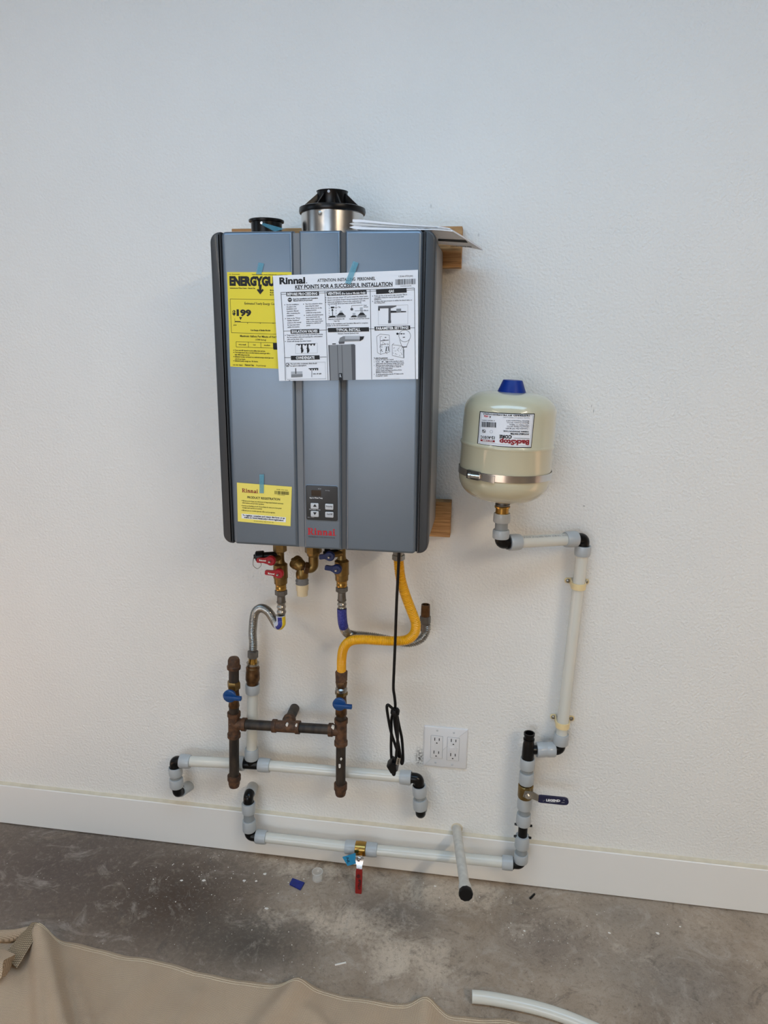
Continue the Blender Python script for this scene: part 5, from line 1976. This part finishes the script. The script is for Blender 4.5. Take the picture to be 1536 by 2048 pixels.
part('sleeve', MB().lathe((XE, YE, ze(1262)), UP, [(0, .0115), (ze(1245) - ze(1262), .0112)], 18), 'steel_dull', cf)
part('hex_nut', MB().lathe((XE, YE, ze(1247)), UP, [(0, .0125), (.0015, .0142), (ze(1232) - ze(1247), .0142), (ze(1231) - ze(1247), .0120)], 6, .2), 'steel_dull', cf)
part('end_fitting', MB().lathe((XE, YE, ze(1234)), UP, [(0, .0118), (.004, .0122), (ze(1216) - ze(1234), .0118), (ze(1209) - ze(1234), .0112), (ze(1209) - ze(1234), .0085), (ze(1225) - ze(1234), .008)], 22), 'bronze', cf)

# ================================================================== relief valve
rv = thing('relief_valve', 'brass pressure relief valve with cream plastic outlet under the heater', 'valve', v(795, 710, YI - .01))
XP = v(940, 250, YI).x
srv = scale_at(V(XP, YI, 1.0)) * CV[2]
wr = lambda px: px / srv
zp = lambda y: zc(CV[1] + y / CV[2], XP, YI)
part('union_nut', MB().lathe((XP, YI, zp(205)), UP, [(0, wr(74)), (.002, wr(82)), (zp(160) - zp(205), wr(84)), (zp(155) - zp(205), wr(108)), (HZ0 - zp(205) + .002, wr(108))], 8, .2), 'brass', rv)
el = V(XP, YI, zp(375))
hx_ = v(838, 345, YI - .004)
body = v(765, 340, YI - .008)
dirl = (body - el).normalized()
part('elbow', MB().tube(bend(el, UP, dirl, zp(195) - zp(375), .020, .016), wr(64), 20), 'brass', rv)
part('hex_nipple', MB().lathe(el + dirl * .011, dirl, [(0, wr(70)), (.001, wr(86)), (.011, wr(86)), (.012, wr(62)), (.018, wr(62))], 6, .1), 'bronze', rv)
part('shiny_ring', MB().lathe(el + dirl * .0205, dirl, [(0, wr(74)), (.0022, wr(74))], 20), 'steel_bright', rv)
cap_c = v(705, 275, YI + .012)
dcap = V(-.8, .35, .42).normalized()
bc = v(792, 345, YI - .006)
q = MB().lathe(bc - dcap * .006, dcap, [(0, wr(50)), (.004, wr(72)), (.014, wr(82)), (.020, wr(84)), (.021, wr(92)), (.030, wr(92)), (.033, wr(84)), (.036, wr(50))], 26)
part('valve_body', q, 'brass', rv)
part('lever_pin', MB().lathe(bc + dcap * .029, dcap, [(0, .004), (.006, .0035)], 10), 'brass', rv)
XO = v(795, 500, YI - .006).x
YO = YI - .006
zo = lambda y: zc(CV[1] + y / CV[2], XO, YO)
part('outlet', MB().lathe((XO, YO, zo(482)), UP, [(0, wr(74)), (.002, wr(80)), (zo(420) - zo(482), wr(80)), (zo(370) - zo(482), wr(60))], 24), 'brass', rv)
part('tape_wrap', MB().lathe((XO, YO, zo(566)), UP, [(0, wr(76)), (.002, wr(85)), (zo(540) - zo(566), wr(80)), (zo(515) - zo(566), wr(86)), (zo(505) - zo(566), wr(78)), (zo(478) - zo(566), wr(72))], 20), 'grey_tape', rv)
part('plastic_adapter', MB().lathe((XO, YO, zo(710)), UP, [(0, wr(56)), (.0005, wr(68)), (zo(640) - zo(710), wr(72)), (zo(638) - zo(710), wr(79)), (zo(562) - zo(710), wr(81)), (zo(558) - zo(710), wr(70))], 28), 'cream_pvc', rv)

# ================================================================== power cord
YP = -0.185
pc = thing('power_lead', 'black power cord hanging from the heater in a tied bundle', 'cord', at(790, 1550, YP))
CP = (740, 1380, 10.24)
u = lambda x, y, dy=0.0: at(CP[0] + x / CP[2], CP[1] + y / CP[2], YP + dy)
pth = [V(at(799, 1112, YP).x, YP, HZ0 + .004), at(798, 1112, YP), at(796, 1150, YP), at(793, 1210, YP), at(790.5, 1280, YP), at(788, 1340, YP), at(786.8, 1375, YP), u(500, 120), u(518, 300), u(510, 420, .004)]
part('cable', MB().tube(smooth_path(pth, 8), .0036, 12), 'black_rubber', pc)
loops = [
    [u(515, 430, -.004), u(430, 350, -.006), u(365, 305, -.008), u(345, 370, -.008), u(385, 640, -.008), u(430, 860, -.006), u(500, 1080, -.004), u(570, 1290, -.002), u(600, 1390, 0)],
    [u(480, 440, .004), u(440, 600, .006), u(436, 900, .008), u(430, 1150, .008), u(440, 1400, .006), u(470, 1470, .004)],
    [u(545, 450, 0), u(590, 700, .002), u(650, 980, .004), u(672, 1250, .004), u(676, 1440, .002), u(654, 1510, 0), u(634, 1450, -.002), u(600, 1200, -.004), u(540, 900, -.004), u(500, 640, -.002), u(505, 460, 0)],
    [u(530, 450, -.008), u(560, 700, -.010), u(565, 1000, -.012), u(540, 1300, -.012), u(520, 1550, -.010), u(505, 1700, -.008), u(486, 1735, -.006), u(468, 1690, -.004), u(500, 1560, 0)],
    [u(490, 450, .010), u(510, 700, .012), u(560, 1000, .012), u(600, 1300, .010), u(610, 1390, .008)],
]
for L_ in loops:
    part('cord_loop', MB().tube(smooth_path(L_, 8), .0036, 12), 'black_rubber', pc)
q = MB().lathe(u(505, 500), UP + V(.15, 0, 0), [(0, .010), (.003, .0115), (.012, .0115), (.015, .010)], 16)
part('cable_tie', q, 'black_rubber', pc)
part('tie_tail', MB().tube(smooth_path([u(530, 440, -.012), u(560, 370, -.014), u(572, 430, -.014), u(580, 505, -.012)], 5), .0022, 6), 'black_rubber', pc)
q = MB()
pc_ = [u(352, 1505, -.004), u(460, 1400, -.004), u(560, 1470, -.004), u(580, 1600, -.004), u(440, 1650, -.004)]
n = len(pc_)
cen = sum(pc_, V(0, 0, 0)) / n
f1 = [p + V(0, -.012, 0) for p in pc_]
f0 = [cen + (p - cen) * .82 + V(0, -.018, 0) for p in pc_]
b1 = [p + V(0, .012, 0) for p in pc_]
q.add(f0 + f1 + b1, [tuple(range(n))] + [(i, (i + 1) % n, n + (i + 1) % n, n + i) for i in range(n)] + [(n + i, n + (i + 1) % n, 2 * n + (i + 1) % n, 2 * n + i) for i in range(n)] + [tuple(range(2 * n, 3 * n))])
part('plug', q, 'black_plastic', pc)
for (x, y) in ((578, 1440), (600, 1430)):
    a_ = u(x, y - 40, -.018)
    b_ = u(x - 22, y + 90, -.018)
    part('plug_blade', strip([a_, b_], [.0035, .0035], .002), 'steel_bright', pc)

# ================================================================== outlet plate
CO = (830, 1430, 11.815)
o_ = lambda x, y, Y=-.0055: at(CO[0] + x / CO[2], CO[1] + y / CO[2], Y)
ot = thing('power_outlet', 'white double wall plate with four power sockets', 'power outlet', o_(700, 1240, 0))
xa, xb = o_(200, 700).x, o_(1236, 800).x
za, zb = o_(700, 1242).z, o_(700, 300).z
part('wall_plate', MB().slab(rounded_rect(xa, xb, za, zb, .003, seg=3), -.0002, -.0058, .0035, 3), 'plate_white', ot)
for (x0, x1, y0, y1, sl) in ((366, 652, 486, 1018, ((468, 570, 574, 580), (448, 876, 558, 888))), (756, 1046, 530, 1076, ((858, 600, 966, 612), (842, 936, 950, 948)))):
    r0, r1 = o_(x0 + 6, 760).x, o_(x1 - 4, 760).x
    z0_, z1_ = o_((x0 + x1) / 2, y1 - 4).z, o_((x0 + x1) / 2, y0 + 6).z
    rc = part('receptacle', MB().slab(rounded_rect(r0, r1, z0_, z1_, .0015, seg=2), -.004, -.0072, .0006, 2), 'plate_white', ot)
    part('receptacle_gap', MB().slab(rounded_rect(r0 - .0007, r1 + .0007, z0_ - .0007, z1_ + .0007, .0015, seg=2), -.004, -.0060), 'ink_grey', ot)
    for (sx0, sy0, sx1, sy1) in sl:
        for (sx_, sy_, hh) in ((sx0, sy0, 36), (sx1, sy1, 30)):
            p, w_ = o_(sx_, sy_, -.0072), .0011
            hz = o_(sx_, sy_ - hh, -.0072).z - p.z
            part('slot', MB().box((p.x - w_, -.00745, p.z - hz), (p.x + w_, -.0055, p.z + hz)), 'slot_dark', rc)
        p = o_((sx0 + sx1) / 2 - 6, (sy0 + sy1) / 2 + 92, -.0072)
        q = MB()
        pts = [(p.x + .0024 * math.cos(math.pi * k / 8), p.z - .0008 + .0032 * math.sin(math.pi * k / 8)) for k in range(9)]
        part('slot', q.slab(pts, -.0055, -.00745), 'slot_dark', rc)
    if x0 > 700:
        for (a0_, a1_, nm) in ((790, 940, 'test_button'), (965, 1016, 'reset_button')):
            pa, pb2 = o_(a0_ + 20, 868, -.0072), o_(a1_, 758, -.0072)
            part(nm, MB().slab(rounded_rect(pa.x, pb2.x, pa.z, pb2.z, .0006, seg=2), -.0065, -.0078, .0003, 2), 'plate_white', rc)
for (x, y) in ((528, 366), (920, 420), (488, 1122), (880, 1176)):
    part('plate_screw', MB().lathe(o_(x, y, -.0057), FR, [(0, .0032), (.0006, .0032), (.0011, .002)], 14), 'button_grey', ot)

# ================================================================== capped drain stub
st_t = thing('drain_stub', 'slanted white pipe stub with a black end cap sticking out of the wall', 'pipe stub', at(912, 1660, 0))
s0 = at(913, 1657, 0.0)
s1 = at(931, 1783, -0.262)
ds = (s1 - s0).normalized()
Ls = (s1 - s0).length
part('pipe', MB().lathe(s0 - ds * .01, ds, [(0, .0132), (Ls - .02, .0132)], 24), 'pex_old', st_t)
part('coupling', MB().lathe(s1 - ds * .03, ds, [(0, .0140), (.012, .0165), (.034, .0165)], 24), 'pex_old', st_t)
part('end_cap', MB().lathe(s1 + ds * .001, ds, [(0, .0178), (.010, .0185), (.013, .0172), (.0135, .010)], 10), 'black_rubber', st_t)
part('wall_hole', MB().lathe(at(914, 1656, 0) + V(0, .002, 0), FR, [(0, .0172), (.0026, .0168)], 18), 'caulk', st_t)

# ================================================================== things on the floor
# canvas drop cloth: edge traced on the slab, then folds and ridges as real height
edge_px = [(-160, 1836), (-60, 1850), (0, 1862), (40, 1868), (66, 1872), (88, 1878), (120, 1882), (170, 1891), (240, 1908), (300, 1921), (345, 1927), (400, 1944), (440, 1956), (500, 1963), (560, 1968), (600, 1970), (640, 1977),
           (690, 1992), (740, 2001), (800, 2005), (848, 2006), (880, 2018), (905, 2031), (960, 2036), (1030, 2042), (1070, 2049)]
edge = resample(smooth_path([atz(x, y, 0.004) for x, y in edge_px], 10), 0.008)


def seg_dist(p, a, b):
    ab = b - a
    t = max(0, min(1, (p - a).dot(ab) / ab.length_squared))
    return (p - (a + ab * t)).length, t


def F2(px, py):
    q = atz(px, py, 0.01)
    return Vector((q.x, q.y))


ridges = [  # from, to, height at ends, width
    (F2(88, 1880), F2(128, 2080), 0.050, 0.052, 0.024),
    (F2(70, 1884), F2(84, 2080), 0.030, 0.030, 0.016),
    (F2(596, 1972), F2(500, 2090), 0.024, 0.018, 0.030),
    (F2(852, 2008), F2(846, 2110), 0.026, 0.018, 0.028),
    (F2(300, 1925), F2(200, 2090), 0.006, 0.014, 0.04),
    (F2(150, 1960), F2(190, 2090), 0.010, 0.014, 0.014),
    (F2(395, 1990), F2(350, 2080), 0.007, 0.009, 0.018),
    (F2(620, 2020), F2(690, 2090), 0.007, 0.010, 0.016),
    (F2(440, 1962), F2(330, 2090), 0.006, 0.006, 0.06),
    (F2(720, 2005), F2(690, 2100), 0.007, 0.006, 0.04),
    (F2(0, 1960), F2(60, 2010), 0.020, 0.010, 0.04),
    (F2(1000, 2042), F2(960, 2100), 0.006, 0.006, 0.03),
]


def cloth_z(x, y):
    p = Vector((x, y))
    z = 0.0045
    for (a, b, h0, h1, w_) in ridges:
        d, t = seg_dist(p, a, b)
        z += (h0 + (h1 - h0) * t) * math.exp(-(d / w_) ** 2)
    z += 0.0022 * math.sin(23 * x + 11 * y) * math.sin(17 * y - 9 * x + 1.1) + 0.0012 * math.sin(61 * x - 40 * y)
    return max(0.003, z)


NV = 70
q = MB()
vs, fs = [], []
for e in edge:
    for j in range(NV + 1):
        t = j / NV
        y = e.y - (0.62 * t)
        x = e.x
        z = cloth_z(x, y)
        if j == 0:
            z *= 0.9
        vs.append((x, y, z))
W_ = NV + 1
for i in range(len(edge) - 1):
    for j in range(NV):
        k = i * W_ + j
        fs.append((k, k + W_, k + W_ + 1, k + 1))
# hem skirt down to the slab
base_n = len(vs)
for i, e in enumerate(edge):
    vs.append((e.x + .0005, e.y + .001, vs[i * W_][2] - 0.0035))
for i in range(len(edge) - 1):
    fs.append((i * W_, base_n + i, base_n + i + 1, (i + 1) * W_))
q.add(vs, fs)
dc = thing('drop_cloth', 'beige canvas drop cloth crumpled on the concrete floor', 'drop cloth', V(edge[len(edge) // 3].x, edge[len(edge) // 3].y - .2, 0))
part('canvas', q, 'canvas', dc, smooth=180)
for off in (0.008, 0.0135):
    pts = [V(e.x, e.y - off, cloth_z(e.x, e.y - off) + .0004) for e in edge]
    part('hem_stitch', MB().tube(pts, .0007, 5), 'thread', dc, smooth=180)
# coarse woven underside folded up at the left corner
inner = [((84, 1850), .052), ((70, 1876), .046), ((52, 1906), .038), ((34, 1936), .030)]
outer = [((64, 1845), .046), ((44, 1866), .034), ((22, 1892), .024), ((4, 1916), .016)]
vs, fs = [], []
n, L4 = 8, 4
for i in range(L4):
    a_, b_ = atz(*outer[i][0], outer[i][1]), atz(*inner[i][0], inner[i][1])
    for j in range(n + 1):
        t = j / n
        p = a_ * (1 - t) + b_ * t
        vs.append(p + V(0, 0, .004 * math.sin(math.pi * t)))
for i in range(L4 - 1):
    for j in range(n):
        k = i * (n + 1) + j
        fs.append((k, k + 1, k + n + 2, k + n + 1))
part('folded_flap', MB().add(vs, fs), 'canvas_back', dc, 'coarse woven underside turned up', smooth=180)
# second layer lying behind the corner, and a rolled fold at the left margin
back = smooth_path([atz(-140, 1876, .012), atz(-40, 1872, .014), atz(20, 1872, .016), atz(58, 1862, .03)], 6)
part('back_fold', MB().tube(back, lambda s_: .013 + .002 * math.sin(40 * s_), 12), 'canvas', dc, smooth=180)
rl = smooth_path([atz(-200, 1935, .040), atz(-110, 1940, .042), atz(-50, 1938, .040), atz(-5, 1936, .038), atz(12, 1940, .034)], 7)
q = MB().tube(rl, lambda s_: .036 + .004 * math.sin(38 * s_) + .003 * math.sin(90 * s_ + 1), 20)
cen = rl[-1]
for i, p in enumerate(q.v):
    w_ = math.atan2(p.z - cen.z, p.y - cen.y)
    q.v[i] = p + V(.006 * math.sin(3 * w_), 0, .004 * math.sin(4 * w_))
part('rolled_fold', q, 'canvas', dc, smooth=60)

# loose end of plastic pipe on the slab
pz = .0150
pp = [atz(x, y, pz) for x, y in ((944, 1993), (975, 1996), (1020, 2004), (1070, 2015), (1120, 2030), (1180, 2054), (1250, 2088), (1320, 2130))]
pth = smooth_path(pp, 8)
q = MB().tube(pth, .0143, 20)
solo('loose_pipe', q, 'pex', 'curved length of white plastic pipe lying on the floor', 'pipe')

# blue chip, clear ring, bits
cpts = [atz(x, y, .001) for x, y in ((579, 1770), (585, 1758), (609, 1767), (601, 1781))]
q = MB().add(cpts + [p + V(0, 0, .004) for p in cpts], [(0, 3, 2, 1), (4, 5, 6, 7), (0, 1, 5, 4), (1, 2, 6, 5), (2, 3, 7, 6), (3, 0, 4, 7)])
solo('plastic_chip', q, 'chip_blue', 'dark blue plastic chip lying on the concrete floor', 'plastic chip')
rc_ = atz(635, 1758, 0)
q = MB().lathe(rc_, UP, [(0, .0155), (.022, .0150), (.024, .0165), (.026, .0165), (.026, .0140), (.003, .0140)], 28)
solo('plastic_ring', q, 'clear_plastic', 'small clear plastic ring standing on the floor by the baseboard', 'plastic ring')
tw = [atz(1060, 1797, .003), atz(1064, 1793, .004), atz(1069, 1788, .003)]
solo('rubber_scrap', MB().tube(tw, .0028, 7), 'black_rubber', 'tiny black scrap on the floor right of the capped stub', 'scrap')
sk = [atz(670, 1930, .002), atz(692, 1925, .002)]
solo('plastic_stick', MB().tube(sk, .0022, 7), 'plaster', 'thin white stick lying on the bare concrete', 'stick')
kb = MB()
rnd = random.Random(11)
spots = [(420, 1745, 70, 34, 90), (560, 1760, 70, 40, 50), (320, 1790, 60, 45, 60), (1060, 1830, 70, 50, 80), (930, 1800, 50, 30, 14), (1250, 1860, 120, 30, 18), (700, 1900, 120, 60, 22), (480, 1860, 60, 30, 10)]
for (cx_, cy_, sx_, sy_, n) in spots:
    for _ in range(n):
        p = atz(cx_ + rnd.gauss(0, sx_), cy_ + rnd.gauss(0, sy_), 0)
        if p.y > -.02:
            continue
        s = rnd.choice((.0006, .0007, .0008, .001, .0012, .0018))
        w0 = rnd.random() * 3
        pts = [p + V(math.cos(w0 + k * 1.257) * s * rnd.uniform(.7, 1.4), math.sin(w0 + k * 1.257) * s * rnd.uniform(.7, 1.4), .0001) for k in range(5)]
        kb.add(pts + [p + V(0, 0, s * .9)], [(0, 1, 5), (1, 2, 5), (2, 3, 5), (3, 4, 5), (4, 0, 5)])
for (x, y, s) in ((363, 1761, .0045), (407, 1761, .006), (489, 1761, .005), (512, 1762, .004), (530, 1748, .006), (870, 1772, .004), (1316, 1867, .006), (1219, 1866, .005), (1049, 1862, .004), (1360, 1853, .003), (533, 1817, .006)):
    p = atz(x, y, 0)
    pts = [p + V(math.cos(k * 1.257) * s * rnd.uniform(.7, 1.3), math.sin(k * 1.257) * s * rnd.uniform(.6, 1.1), .0001) for k in range(5)]
    kb.add(pts + [p + V(0, 0, .0022)], [(0, 1, 5), (1, 2, 5), (2, 3, 5), (3, 4, 5), (4, 0, 5)])
solo('plaster_crumbs', kb, 'plaster', 'white plaster crumbs scattered over the concrete floor', 'debris', kind='stuff')
